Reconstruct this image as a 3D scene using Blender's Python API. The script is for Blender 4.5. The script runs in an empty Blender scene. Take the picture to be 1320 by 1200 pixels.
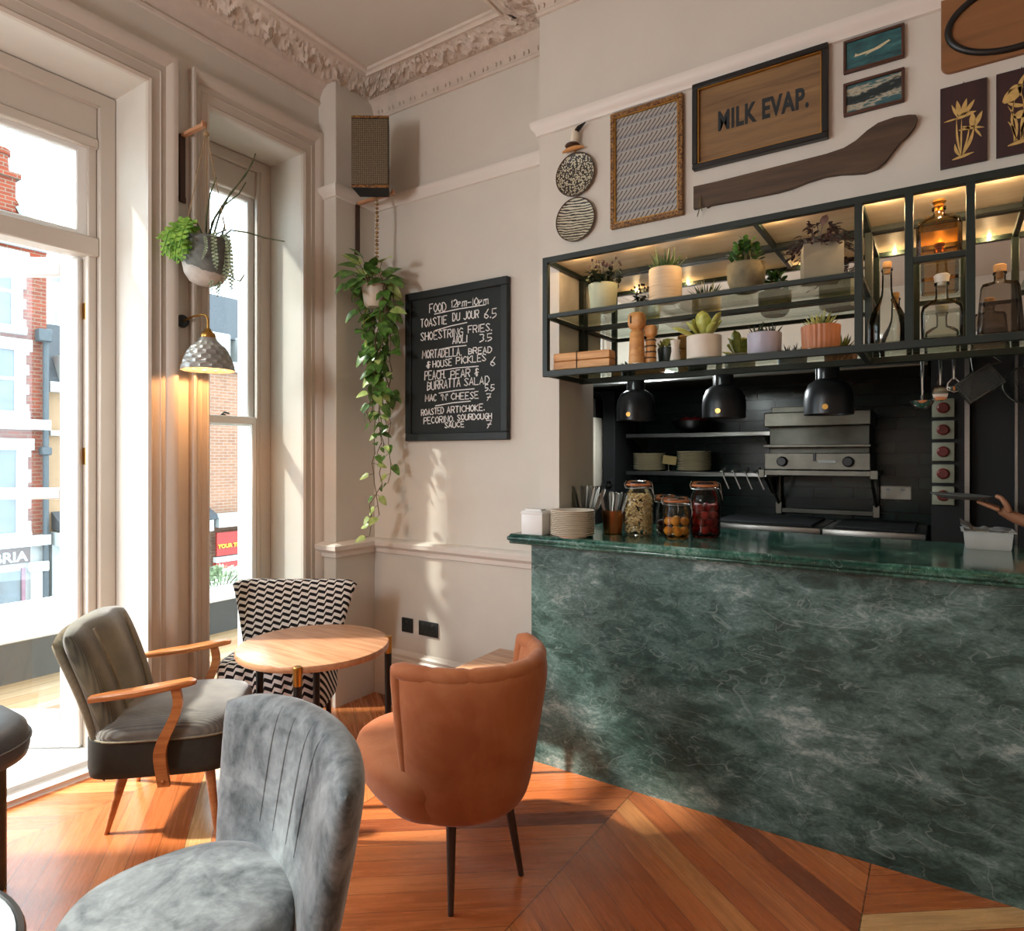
import bpy, bmesh, math, random
from mathutils import Vector, Matrix, noise

SC = bpy.context.scene
COL = SC.collection
PI = math.pi
random.seed(7)

# ------------------------------------------------------------------ camera
cam = bpy.data.cameras.new('camera')
cam.sensor_width = 36.0
cam.lens = 36.0 * 837 / 1320
cam.shift_y = -0.0091
cam.clip_start = 0.05
cam.clip_end = 200
camo = bpy.data.objects.new('camera', cam)
camo.location = (0, 0, 1.48)
camo.rotation_euler = (PI / 2, 0, math.radians(33.5))
COL.objects.link(camo)
SC.camera = camo

# ------------------------------------------------------------------ sky, sun, exposure
SC.view_settings.view_transform = 'Standard'
SC.view_settings.look = 'None'
SC.view_settings.gamma = 1.0
SC.view_settings.use_curve_mapping = False
SC.view_settings.exposure = 1.22
world = bpy.data.worlds.new('sky')
SC.world = world
world.use_nodes = True
bg = world.node_tree.nodes['Background']
bg.inputs['Color'].default_value = (0.76, 0.90, 1.0, 1)
bg.inputs['Strength'].default_value = 3.4


def light(name, kind, loc, energy, color=(1, 1, 1), rot=(0, 0, 0), **kw):
    l = bpy.data.lights.new(name, kind)
    l.energy = energy
    l.color = color
    for k, v in kw.items():
        setattr(l, k, v)
    o = bpy.data.objects.new(name, l)
    o.location = loc
    o.rotation_euler = rot
    COL.objects.link(o)
    return o


def aim(o, d):
    o.rotation_euler = Vector(d).to_track_quat('-Z', 'Y').to_euler()


sun = light('sun', 'SUN', (-12, -6, 12), 3.6, (1.0, 0.93, 0.83), angle=math.radians(2.5))
aim(sun, (0.79 * .75, 0.61 * .75, -0.66))
# sky portals in the window openings (they only guide the sampling of the sky)
OPEN = [(-3.35, -2.05), (-1.55, -0.25), (0.30, 1.61), (1.92, 2.505)]
for k, (a, b) in enumerate(OPEN):
    p = light('window_portal', 'AREA', (-3.84, (a + b) / 2, 1.6), 1.0, shape='RECTANGLE', size=3.1, size_y=b - a)
    p.rotation_euler = (0, -PI / 2, 0)
    p.data.cycles.is_portal = True
# unseen fill lights added behind the camera to brighten the room, no fixtures
for k, (x, y) in enumerate([(-2.4, -0.7), (-2.3, -2.2)]):
    light('fill_light', 'POINT', (x, y, 2.15), 32, (0.95, 0.97, 1.0), shadow_soft_size=0.22)
# kitchen ceiling lamp
light('kitchen_lamp', 'POINT', (-1.7, 3.85, 2.15), 24, (0.9, 0.97, 1.0), shadow_soft_size=0.12)


# ------------------------------------------------------------------ materials
def lin(h):
    h = h.lstrip('#')
    r = []
    for i in (0, 2, 4):
        c = int(h[i:i + 2], 16) / 255
        r.append(c / 12.92 if c <= .04045 else ((c + .055) / 1.055) ** 2.4)
    return (r[0], r[1], r[2], 1)


class NT:
    """small node-tree builder"""

    def __init__(s, name):
        s.m = bpy.data.materials.new(name)
        s.m.use_nodes = True
        s.t = s.m.node_tree
        s.b = s.t.nodes['Principled BSDF']
        s.out = s.t.nodes['Material Output']

    def n(s, kind, **kw):
        nd = s.t.nodes.new(kind)
        for k, v in kw.items():
            if k.startswith('i_'):
                key = k[2:]
                key = int(key) if key.isdigit() else key.replace('_', ' ')
                if hasattr(v, 'is_linked'):
                    s.t.links.new(v, nd.inputs[key])
                else:
                    nd.inputs[key].default_value = v
            else:
                setattr(nd, k, v)
        return nd

    def link(s, a, b):
        s.t.links.new(a, b)

    def math(s, op, a, b=None, c=None):
        nd = s.t.nodes.new('ShaderNodeMath')
        nd.operation = op
        for i, v in enumerate((a, b, c)):
            if v is None:
                continue
            if hasattr(v, 'is_linked'):
                s.t.links.new(v, nd.inputs[i])
            else:
                nd.inputs[i].default_value = v
        return nd.outputs[0]

    def ramp(s, fac, stops, interp='LINEAR'):
        nd = s.t.nodes.new('ShaderNodeValToRGB')
        nd.color_ramp.interpolation = interp
        e = nd.color_ramp.elements
        while len(e) < len(stops):
            e.new(.5)
        for el, (p, c) in zip(e, stops):
            el.position = p
            el.color = lin(c) if isinstance(c, str) else c
        s.t.links.new(fac, nd.inputs[0])
        return nd.outputs[0]

    def mix(s, fac, a, b, blend='MIX'):
        nd = s.t.nodes.new('ShaderNodeMix')
        nd.data_type = 'RGBA'
        nd.blend_type = blend
        for sock, v in ((nd.inputs[0], fac), (nd.inputs[6], a), (nd.inputs[7], b)):
            if hasattr(v, 'is_linked'):
                s.t.links.new(v, sock)
            elif isinstance(v, str):
                sock.default_value = lin(v)
            else:
                sock.default_value = v
        return nd.outputs[2]

    def coord(s, kind='Object', scale=(1, 1, 1), rot=(0, 0, 0)):
        tc = s.n('ShaderNodeTexCoord')
        mp = s.n('ShaderNodeMapping')
        s.link(tc.outputs[kind], mp.inputs[0])
        mp.inputs['Scale'].default_value = scale
        mp.inputs['Rotation'].default_value = rot
        return mp.outputs[0]

    def noise(s, vec, scale, detail=4, rough=.55, dist=0.0):
        nd = s.n('ShaderNodeTexNoise')
        s.link(vec, nd.inputs['Vector'])
        nd.inputs['Scale'].default_value = scale
        nd.inputs['Detail'].default_value = detail
        nd.inputs['Roughness'].default_value = rough
        nd.inputs['Distortion'].default_value = dist
        return nd.outputs['Fac']

    def bump(s, h, strength=.3, dist=.01):
        nd = s.n('ShaderNodeBump')
        nd.inputs['Strength'].default_value = strength
        nd.inputs['Distance'].default_value = dist
        s.link(h, nd.inputs['Height'])
        s.link(nd.outputs[0], s.b.inputs['Normal'])

    def col(s, c):
        if hasattr(c, 'is_linked'):
            s.link(c, s.b.inputs['Base Color'])
        else:
            s.b.inputs['Base Color'].default_value = lin(c)

    def set(s, **kw):
        for k, v in kw.items():
            key = {'rough': 'Roughness', 'metal': 'Metallic', 'spec': 'Specular IOR Level', 'coat': 'Coat Weight',
                   'sheen': 'Sheen Weight', 'coatr': 'Coat Roughness', 'trans': 'Transmission Weight', 'sss': 'Subsurface Weight'}[k]
            if hasattr(v, 'is_linked'):
                s.link(v, s.b.inputs[key])
            else:
                s.b.inputs[key].default_value = v


def plain(name, c, rough=.5, metal=0.0, var=.12, scale=9, spec=.5, coat=0, sheen=0, stretch=(1, 1, 1), bump=0, kind='Object'):
    """principled material with a mild noise variation of its own colour"""
    t = NT(name)
    v = t.coord(kind, stretch)
    f = t.noise(v, scale)
    base = lin(c)
    lo = tuple(max(0, x * (1 - var)) for x in base[:3]) + (1,)
    hi = tuple(min(1, x * (1 + var)) for x in base[:3]) + (1,)
    t.col(t.ramp(f, [(.3, lo), (.7, hi)]))
    t.set(rough=rough, metal=metal, spec=spec, coat=coat, sheen=sheen)
    if bump:
        t.bump(f, bump, .004)
    return t.m


def emit(name, c, strength):
    t = NT(name)
    t.col('#000000')
    t.b.inputs['Emission Color'].default_value = lin(c)
    t.b.inputs['Emission Strength'].default_value = strength
    return t.m


def thin_glass(name, tint='#ffffff', gloss=1.0, ior=1.45):
    t = NT(name)
    t.t.nodes.remove(t.b)
    tr = t.n('ShaderNodeBsdfTransparent')
    tr.inputs[0].default_value = lin(tint)
    gl = t.n('ShaderNodeBsdfGlossy')
    gl.inputs['Roughness'].default_value = .02
    lw = t.n('ShaderNodeFresnel')
    lw.inputs[0].default_value = ior
    f = t.math('MULTIPLY', lw.outputs[0], gloss)
    mx = t.n('ShaderNodeMixShader')
    t.link(f, mx.inputs[0])
    t.link(tr.outputs[0], mx.inputs[1])
    t.link(gl.outputs[0], mx.inputs[2])
    t.link(mx.outputs[0], t.out.inputs[0])
    return t.m


def wood(name, dark, light_, scale=6, rough=.4, axis=0, coat=0.0):
    t = NT(name)
    st = [7, 7, 7]
    st[axis] = .6
    v = t.coord('Object', tuple(st))
    f = t.noise(v, scale, 6, .6, .6)
    t.col(t.ramp(f, [(.3, dark), (.7, light_)]))
    t.set(rough=rough, coat=coat)
    t.bump(f, .08, .002)
    return t.m


def marble(name, stops, rough, fine=1.0, front=False):
    t = NT(name)
    v = t.coord('Object', (1, 1, 2.0) if front else (1, 1, 1), (0, math.radians(-38), 0) if front else (.3, .6, .5))
    big = t.noise(v, 1.7 * fine, 5, .6, .5)
    mid = t.noise(v, 6.5 * fine, 10, .74, .7)
    grain = t.noise(v, 42 * fine, 4, .7, .3)
    f = t.math('ADD', t.math('MULTIPLY', big, .50), t.math('MULTIPLY', mid, .48))
    f = t.math('ADD', f, t.math('MULTIPLY', t.math('SUBTRACT', grain, .5), .22))
    c = t.ramp(f, stops)
    # thin pale scratches and dark fissures
    for sc, w, dd, colr, lo in ((1.6, .006, .8, stops[-1][1], .45), (3.6, .010, .9, stops[-1][1], .46), (6.5, .016, .8, stops[-1][1], .48), (2.6, .010, 1.0, stops[0][1], .40)):
        n = t.noise(v, sc * fine, 2, .5, dd)
        a = t.math('ABSOLUTE', t.math('SUBTRACT', n, .5))
        ln = t.math('SUBTRACT', 1.0, t.math('MINIMUM', t.math('DIVIDE', a, w), 1.0))
        msk = t.noise(v, 3.1 * fine + sc * .3, 2, .5, 0)
        msk = t.math('MINIMUM', t.math('MULTIPLY', t.math('MAXIMUM', t.math('SUBTRACT', msk, lo), 0.0), 4.5), .8)
        c = t.mix(t.math('MULTIPLY', ln, t.math('MULTIPLY', msk, .45)), c, colr)
    t.col(c)
    t.set(rough=rough)
    t.bump(mid, .05, .002)
    return t.m


M = {}
M['wall'] = plain('wall_paint', '#d6d0c5', .75, var=.03, scale=3, spec=.25)
M['wallolive'] = plain('ceiling_paint', '#c9bfb3', .8, var=.03, scale=3, spec=.2)
M['trim'] = plain('trim_paint', '#e2dbd2', .42, var=.02, scale=3, spec=.4)
M['casing'] = plain('casing_paint', '#cabfb2', .42, var=.03, scale=3, spec=.4)
M['white'] = plain('white_gloss_paint', '#e9e7e3', .35, var=.02, scale=4)
M['plaster'] = plain('plaster_moulding', '#d2c5b8', .7, var=.05, scale=14, spec=.25)
M['exterior'] = plain('exterior_stucco', '#e8e8e6', .8, var=.03, scale=5)
M['black'] = plain('black_paint', '#141516', .35, var=.15, scale=8)
M['blackmatte'] = plain('black_matte', '#17191a', .7, var=.2, scale=10)
M['greensteel'] = plain('dark_green_steel', '#0d1d18', .5, var=.15, scale=10)
M['steel'] = plain('brushed_steel', '#a9a9a4', .32, 1.0, var=.12, scale=20, stretch=(1, 1, 18))
M['steeldark'] = plain('dull_steel', '#5c5c55', .42, 1.0, var=.15, scale=14)
M['chrome'] = plain('chrome', '#d6d6d2', .12, 1.0, var=.05)
M['brass'] = plain('brass', '#b98d4a', .28, 1.0, var=.15, scale=18)
M['copper'] = plain('copper', '#b9794a', .3, 1.0, var=.15, scale=12)
M['glass'] = thin_glass('window_glass', '#f4f8f8', .45)
M['shelfglass'] = thin_glass('shelf_glass', '#eef6f2', .3)
M['jarglass'] = thin_glass('jar_glass', '#f6f8f7', .8)
M['clearbottle'] = thin_glass('bottle_glass', '#f6f8f4', 1.0, 1.5)
M['amber'] = thin_glass('amber_glass', '#f6dfb4', 1.0, 1.5)
M['greyglass'] = thin_glass('smoky_glass', '#ddd7d1', 1.0, 1.5)
M['cream'] = plain('cream_ceramic', '#e4dac6', .4, var=.06)
M['cork'] = plain('cork', '#c69a66', .8, var=.2, scale=40)
M['soil'] = plain('soil', '#2a211a', .95, var=.4, scale=60, bump=.6)
M['oak'] = wood('oak', '#a8714c', '#d2a27c', 5, .35, 0, .2)
M['teak'] = wood('teak', '#a2592b', '#cf8a4f', 6, .35, 0, .3)
M['walnut'] = wood('walnut', '#2e1c12', '#4c3020', 6, .45, 2)
M['darkwood'] = wood('dark_wood', '#3a2a1d', '#5d4733', 5, .6, 0)
M['pine'] = wood('pine', '#b97a3e', '#e2ab6b', 5, .5, 0)
M['mirror'] = None
t = NT('mirror_glass')
t.col('#d9dcd8')
t.set(rough=.01, metal=1.0)
M['mirror'] = t.m
M['marblefront'] = marble('green_marble_honed', [(.33, '#172a26'), (.44, '#35504a'), (.54, '#5f7a75'), (.66, '#b0beba')], .38, 1.25, front=True)
M['marbletop'] = marble('green_marble_polished', [(.30, '#10241f'), (.45, '#20443a'), (.56, '#437060'), (.68, '#a3beb2')], .1, 2.2)


def leafmat(name, dark, light_, edge=None, rough=.4):
    t = NT(name)
    v = t.coord('Object')
    f = t.noise(v, 30, 3)
    c = t.ramp(f, [(.3, dark), (.72, light_)])
    t.col(c)
    t.set(rough=rough)
    t.b.inputs['Subsurface Weight'].default_value = 0.0
    return t.m


M['pothos'] = leafmat('pothos_leaf', '#28501d', '#74a048', rough=.35)
M['pothospale'] = leafmat('pothos_leaf_pale', '#8fae4c', '#d0de92', rough=.35)
M['darkleaf'] = leafmat('dark_leaf', '#141f14', '#2f4429')
M['aloe'] = leafmat('aloe_leaf', '#24402a', '#5f7d48')
M['jade'] = leafmat('jade_leaf', '#1c3a1e', '#4b7a35')
M['purple'] = leafmat('purple_leaf', '#1f1518', '#4a3036')
M['paddle'] = leafmat('paddle_leaf', '#8c9a3c', '#d9d77c')
M['agave'] = leafmat('variegated_leaf', '#3c5a30', '#c8c26a')
M['fishbone'] = leafmat('fishbone_leaf', '#4a8a2c', '#a8d45a')
M['greyleaf'] = leafmat('grey_green_leaf', '#5b6f50', '#a9b795')
M['stem'] = plain('plant_stem', '#4a4a2c', .7, var=.25, scale=20)
M['vine'] = plain('vine_stem', '#5f5230', .7, var=.25, scale=20)


# ------------------------------------------------------------------ object helpers
def sharpen(bm, ang=38):
    a = math.radians(ang)
    for e in bm.edges:
        if len(e.link_faces) == 2:
            e.smooth = e.calc_face_angle(0) < a
    for f in bm.faces:
        f.smooth = True


def obj(name, bm, m, parent=None, loc=None, rotz=0, sharp=38, recalc=True):
    if recalc:
        bmesh.ops.recalc_face_normals(bm, faces=bm.faces)
    sharpen(bm, sharp)
    me = bpy.data.meshes.new(name)
    bm.to_mesh(me)
    bm.free()
    for x in (m if isinstance(m, (list, tuple)) else [m]):
        me.materials.append(M[x] if isinstance(x, str) else x)
    o = bpy.data.objects.new(name, me)
    COL.objects.link(o)
    if loc is not None:
        o.location = loc
    if rotz:
        o.rotation_euler = (0, 0, rotz)
    if parent is not None:
        o.parent = parent
    return o


def tag(o, label, cat, group=None, kind=None):
    o['label'] = label
    o['category'] = cat
    if group:
        o['group'] = group
    if kind:
        o['kind'] = kind
    return o


def thing(name, label, cat, loc=(0, 0, 0), rotz=0, group=None):
    o = bpy.data.objects.new(name, None)
    o.empty_display_size = .1
    COL.objects.link(o)
    o.location = loc
    o.rotation_euler = (0, 0, rotz)
    return tag(o, label, cat, group)


def struct(name, bm, m, parent=None, label=None, cat=None):
    o = obj(name, bm, m, parent)
    if parent is None:
        o['kind'] = 'structure'
        if label:
            o['label'] = label
        if cat:
            o['category'] = cat
    return o


def dup(root, loc, rotz=None, label=None, group=None, scale=None):
    r = root.copy()
    COL.objects.link(r)
    r.location = loc
    if rotz is not None:
        r.rotation_euler = (0, 0, rotz)
    if scale:
        r.scale = (scale,) * 3
    if label:
        r['label'] = label
    if group:
        r['group'] = group
    for ch in list(root.children):
        c = ch.copy()
        COL.objects.link(c)
        c.parent = r
        for g in list(ch.children):
            d = g.copy()
            COL.objects.link(d)
            d.parent = c
    return r


B = bmesh.new


_nbox = [0]


def box(bm, x0, x1, y0, y1, z0, z1, bev=0, seg=2, mi=0, mtx=None):
    _nbox[0] += 1
    e = .00009 * (_nbox[0] * 5 % 7)          # keeps the faces of abutting pieces from coinciding
    x0, x1, y0, y1, z0, z1 = x0 - e, x1 + e, y0 - e, y1 + e, z0 - e, z1 + e
    r = bmesh.ops.create_cube(bm, size=1)
    vs = r['verts']
    for v in vs:
        v.co = Vector((x0 + (v.co.x + .5) * (x1 - x0), y0 + (v.co.y + .5) * (y1 - y0), z0 + (v.co.z + .5) * (z1 - z0)))
    fs = list({f for v in vs for f in v.link_faces})
    if bev:
        es = list({e for v in vs for e in v.link_edges})
        rr = bmesh.ops.bevel(bm, geom=es, offset=bev, segments=seg, affect='EDGES', profile=.5)
        fs = list({f for f in rr['faces']} | {f for v in rr['verts'] for f in v.link_faces})
        vs = list({v for f in fs for v in f.verts})
    for f in fs:
        f.material_index = mi
    if mtx is not None:
        for v in vs:
            v.co = mtx @ v.co
    return vs


def tube(bm, pts, r, seg=8, mi=0, caps=True, flat=1.0):
    pts = [Vector(p) for p in pts]
    n = len(pts)
    rs = r if isinstance(r, (list, tuple)) else [r] * n
    rings = []
    t0 = (pts[1] - pts[0]).normalized()
    up = Vector((0, 0, 1)) if abs(t0.z) < .9 else Vector((1, 0, 0))
    nrm = (up - t0 * up.dot(t0)).normalized()
    for i, p in enumerate(pts):
        if i == 0:
            tg = pts[1] - pts[0]
        elif i == n - 1:
            tg = pts[-1] - pts[-2]
        else:
            tg = (pts[i + 1] - pts[i]).normalized() + (pts[i] - pts[i - 1]).normalized()
        if tg.length < 1e-9:
            tg = t0
        tg.normalize()
        nrm = (nrm - tg * nrm.dot(tg))
        if nrm.length < 1e-6:
            nrm = tg.orthogonal()
        nrm.normalize()
        bn = tg.cross(nrm)
        rings.append([bm.verts.new(p + (nrm * math.cos(2 * PI * k / seg) * flat + bn * math.sin(2 * PI * k / seg)) * rs[i]) for k in range(seg)])
    fs = []
    for a, b in zip(rings, rings[1:]):
        for k in range(seg):
            fs.append(bm.faces.new((a[k], a[(k + 1) % seg], b[(k + 1) % seg], b[k])))
    if caps:
        fs.append(bm.faces.new(rings[0][::-1]))
        fs.append(bm.faces.new(rings[-1]))
    for f in fs:
        f.material_index = mi
    return rings


def lathe(bm, prof, seg=28, loc=(0, 0, 0), mi=0, mtx=None, fn=None):
    loc = Vector(loc)
    rings = []
    for r, z in prof:
        if r < 1e-6:
            v = Vector((0, 0, z))
            rings.append([bm.verts.new((mtx @ v if mtx else v) + loc)])
        else:
            ring = []
            for k in range(seg):
                a = 2 * PI * k / seg
                rr = r * (fn(a, z) if fn else 1)
                v = Vector((rr * math.cos(a), rr * math.sin(a), z))
                ring.append(bm.verts.new((mtx @ v if mtx else v) + loc))
            rings.append(ring)
    for a, b in zip(rings, rings[1:]):
        if len(a) == 1 and len(b) == 1:
            continue
        for k in range(seg):
            k2 = (k + 1) % seg
            if len(a) == 1:
                f = bm.faces.new((a[0], b[k2], b[k]))
            elif len(b) == 1:
                f = bm.faces.new((a[k], a[k2], b[0]))
            else:
                f = bm.faces.new((a[k], a[k2], b[k2], b[k]))
            f.material_index = mi
    return rings


def disc_cap(bm, ring, mi=0):
    f = bm.faces.new(ring)
    f.material_index = mi


def loft(bm, rings, cap=True, mi=0, closed=True):
    vr = [[bm.verts.new(p) for p in r] for r in rings]
    n = len(vr[0])
    for a, b in zip(vr, vr[1:]):
        for k in range(n if closed else n - 1):
            f = bm.faces.new((a[k], a[(k + 1) % n], b[(k + 1) % n], b[k]))
            f.material_index = mi
    if cap:
        bm.faces.new(vr[0][::-1]).material_index = mi
        bm.faces.new(vr[-1]).material_index = mi
    return vr


def prism(bm, poly, c0, c1, fn, mi=0):
    """poly [(a,b)] extruded from c0 to c1, fn(a,b,c) -> point"""
    a = [bm.verts.new(fn(p[0], p[1], c0)) for p in poly]
    b = [bm.verts.new(fn(p[0], p[1], c1)) for p in poly]
    n = len(poly)
    fs = [bm.faces.new(a), bm.faces.new(b[::-1])]
    for k in range(n):
        fs.append(bm.faces.new((a[k], b[k], b[(k + 1) % n], a[(k + 1) % n])))
    for f in fs:
        f.material_index = mi


XZ = lambda y0: (lambda a, b, c: Vector((a, y0 - c, b)))      # picture hung on a wall facing -Y


def pillow(bm, fn, ns, nt, thick, p=5.0, q=.42, mi=0):
    """closed cushion: centre surface fn(s,t), half thickness thick(s,t) falling to 0 at the rim"""
    e = 1e-3

    def nrm(s, t):
        a = fn(min(1, s + e), t) - fn(max(0, s - e), t)
        b = fn(s, min(1, t + e)) - fn(s, max(0, t - e))
        v = a.cross(b)
        return v.normalized() if v.length > 1e-12 else Vector((0, 0, 1))

    def sp(i, n):                       # denser samples near the rim
        x = i / n * 2 - 1
        return .5 + .5 * math.copysign(1 - (1 - abs(x)) ** 1.6, x)

    fr, bk = {}, {}
    for i in range(ns + 1):
        for j in range(nt + 1):
            s, t = sp(i, ns), sp(j, nt)
            c, n = fn(s, t), nrm(s, t)
            rim = i in (0, ns) or j in (0, nt)
            h = 0 if rim else thick(s, t) * ((1 - abs(2 * s - 1) ** p) * (1 - abs(2 * t - 1) ** p)) ** q
            fr[i, j] = bm.verts.new(c + n * h)
            bk[i, j] = fr[i, j] if rim else bm.verts.new(c - n * h)
    for i in range(ns):
        for j in range(nt):
            for g, rev in ((fr, False), (bk, True)):
                q4 = [g[i, j], g[i + 1, j], g[i + 1, j + 1], g[i, j + 1]]
                f = bm.faces.new(q4[::-1] if rev else q4)
                f.material_index = mi


def leaf(bm, base, d, up, L, W, droop=.2, fold=.25, n=5, mi=0, shape='oval', tipdir=None):
    """one leaf as a folded double strip"""
    d = Vector(d).normalized()
    up = Vector(up)
    side = d.cross(up)
    if side.length < 1e-4:
        side = d.orthogonal()
    side.normalize()
    up = side.cross(d).normalized()
    base = Vector(base)
    rows = []
    for i in range(n + 1):
        t = i / n
        if shape == 'heart':
            w = math.sin(PI * min(1, (t * .93 + .07)) ** .62) ** .8
        elif shape == 'paddle':
            w = max(.08, math.sin(PI * min(1, t ** 1.7 * .93 + .03)) ** .7)
        elif shape == 'blade':
            w = (1 - t) ** .7 * (.75 + .6 * t)
        else:
            w = math.sin(PI * (t * .94 + .03)) ** .8
        if i == n:
            w = 0
        c = base + d * (L * t) - up * (droop * L * t * t)
        if w < 1e-4:
            rows.append([bm.verts.new(c)])
        else:
            lf = up * (fold * w * W * .5)
            rows.append([bm.verts.new(c - side * w * W * .5 + lf), bm.verts.new(c), bm.verts.new(c + side * w * W * .5 + lf)])
    for a, b in zip(rows, rows[1:]):
        if len(a) == 3 and len(b) == 3:
            fs = [bm.faces.new((a[0], a[1], b[1], b[0])), bm.faces.new((a[1], a[2], b[2], b[1]))]
        elif len(b) == 1 and len(a) == 3:
            fs = [bm.faces.new((a[0], a[1], b[0])), bm.faces.new((a[1], a[2], b[0]))]
        else:
            fs = []
        for f in fs:
            f.material_index = mi


def spike(bm, base, d, L, r, bend=(0, 0, 0), mi=0, flat=.55, n=5):
    """fleshy pointed succulent leaf"""
    base, d, bend = Vector(base), Vector(d).normalized(), Vector(bend)
    pts, rs = [], []
    for i in range(n + 1):
        t = i / n
        pts.append(base + d * (L * t) + bend * (L * t * t))
        rs.append(r * max(.06, (1 - t) ** .8 * (.8 + .7 * t)))
    tube(bm, pts, rs, 6, mi, True, flat)


def text_mesh(bm, s, mtx, size=1.0, extrude=.0, bold=0.0, mi=0, align='LEFT', sx=1.0, spacing=1.0):
    cu = bpy.data.curves.new('lettering', 'FONT')
    cu.body = s
    cu.size = size
    cu.extrude = extrude
    cu.offset = bold
    cu.align_x = align
    cu.space_character = spacing
    cu.resolution_u = 3
    o = bpy.data.objects.new('lettering', cu)
    COL.objects.link(o)
    dg = bpy.context.evaluated_depsgraph_get()
    me = bpy.data.meshes.new_from_object(o.evaluated_get(dg))
    n0 = len(bm.verts)
    f0 = len(bm.faces)
    bm.from_mesh(me)
    bm.verts.ensure_lookup_table()
    bm.faces.ensure_lookup_table()
    for v in bm.verts[n0:]:
        v.co = mtx @ Vector((v.co.x * sx, v.co.y, v.co.z))
    for f in bm.faces[f0:]:
        f.material_index = mi
    bpy.data.objects.remove(o)
    bpy.data.curves.remove(cu)
    bpy.data.meshes.remove(me)


FACE_S = Matrix.Rotation(PI / 2, 4, 'X')       # text that stands up, read from -Y


def sweep(bm, path, prof, mi=0, flip=False):
    """prof [(offset, rise)] swept along path; path[i] = fn(offset, rise) -> point"""
    rows = [[bm.verts.new(pf(o, r)) for o, r in prof] for pf in path]
    for a, b in zip(rows, rows[1:]):
        for k in range(len(prof) - 1):
            f = bm.faces.new((a[k], a[k + 1], b[k + 1], b[k]))
            f.material_index = mi
    return rows

# ================================================================== SETTING
XL, XO, XF = -3.15, -3.77, -3.43      # inner wall face, outer wall face, window frame face
YB, YW = 2.951, 2.69                  # back wall, kitchen-front wall
ZC = 3.74
XE = -1.62                            # left edge of the kitchen-front wall
XR, YN = 3.4, -4.2                    # right and near walls of the room
KX0, KX1, KY = -2.6, 1.25, 4.75       # kitchen

# --- floor: chevron parquet
t = NT('chevron_parquet')
tc = t.n('ShaderNodeTexCoord')
sx = t.n('ShaderNodeSeparateXYZ')
t.link(tc.outputs['Object'], sx.inputs[0])
X, Y = sx.outputs[0], sx.outputs[1]
xs = t.math('ADD', X, 1.135 + .92 + 18.4)
d = t.math('ABSOLUTE', t.math('SUBTRACT', t.math('MODULO', xs, 1.84), .92))
s = t.math('DIVIDE', t.math('ADD', t.math('ADD', Y, t.math('MULTIPLY', d, .77)), 10.03), .115)
bi = t.math('FLOOR', s)
fr = t.math('FRACT', s)
band = t.math('FLOOR', t.math('DIVIDE', t.math('ADD', X, 1.135 + 9.2), .92))
cv = t.n('ShaderNodeCombineXYZ', i_X=bi, i_Y=band, i_Z=0.0)
wn = t.n('ShaderNodeTexWhiteNoise', noise_dimensions='3D')
t.link(cv.outputs[0], wn.inputs['Vector'])
c = t.ramp(wn.outputs['Value'], [(0, '#96502e'), (.09, '#c46d3b'), (.2, '#c8723e'), (.4, '#d47f49'), (.6, '#cc7541'), (.82, '#da9056'), (.9, '#e8b67a'), (.97, '#70402b')], 'CONSTANT')
gv = t.n('ShaderNodeCombineXYZ', i_X=t.math('MULTIPLY', d, 2.2), i_Y=t.math('MULTIPLY', s, 2.6), i_Z=t.math('MULTIPLY', bi, 3.7))
gn = t.n('ShaderNodeTexNoise')
t.link(gv.outputs[0], gn.inputs['Vector'])
gn.inputs['Scale'].default_value = 1.6
gn.inputs['Detail'].default_value = 7
gn.inputs['Roughness'].default_value = .65
gn.inputs['Distortion'].default_value = .7
g = t.ramp(gn.outputs['Fac'], [(.25, (.66, .61, .57, 1)), (.5, (1, 1, 1, 1)), (.8, (1.15, 1.15, 1.1, 1))])
c = t.mix(1.0, c, g, 'MULTIPLY')
gap = t.math('MINIMUM', t.math('MINIMUM', fr, t.math('SUBTRACT', 1.0, fr)), 1.0)
gapm = t.math('LESS_THAN', gap, .012)
db = t.math('MINIMUM', d, t.math('SUBTRACT', .92, d))
gapm = t.math('MAXIMUM', gapm, t.math('LESS_THAN', db, .0022))
c = t.mix(t.math('MULTIPLY', gapm, .75), c, '#2a140b')
t.col(c)
rr = t.math('ADD', t.math('MULTIPLY', gn.outputs['Fac'], .22), .16)
t.set(rough=rr, coat=.25, coatr=.18, spec=.5)
t.bump(t.math('SUBTRACT', gn.outputs['Fac'], t.math('MULTIPLY', gapm, .6)), .05, .003)
M['parquet'] = t.m

bm = B()
box(bm, XO, XR + .2, YN - .2, KY + .2, -.12, 0)
struct('floor', bm, 'parquet', label='glossy orange wood floor laid in wide chevrons', cat='floor')

# --- ceiling
bm = B()
box(bm, XO, XR + .2, YN - .2, 3.05, ZC, ZC + .12)
struct('ceiling', bm, 'wallolive', label='pale plaster ceiling of the bar room', cat='ceiling')

# --- left wall with four openings
bm = B()
edges = [YN - .2] + [v for o_ in OPEN for v in o_] + [YB + .15]
for a, b in zip(edges[0::2], edges[1::2]):
    box(bm, XO, XL, a, b, 0, ZC)
for a, b in OPEN:
    box(bm, XO, XL, a, b, 3.258, ZC)
struct('wall_left', bm, ['wall'], label='taupe window wall with tall openings', cat='wall')

# corner pier between the window wall and the back wall
bm = B()
box(bm, XL - .02, -2.997, 2.635, YB + .05, 0, ZC, .004, 1)
pr = [(0, 3.015), (.03, 3.02), (.045, 3.04), (.05, 3.065), (.065, 3.085), (.065, 3.098), (0, 3.10)]
struct('wall_pier', bm, 'wall', label='narrow painted corner pier beside the sash window', cat='wall')

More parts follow.
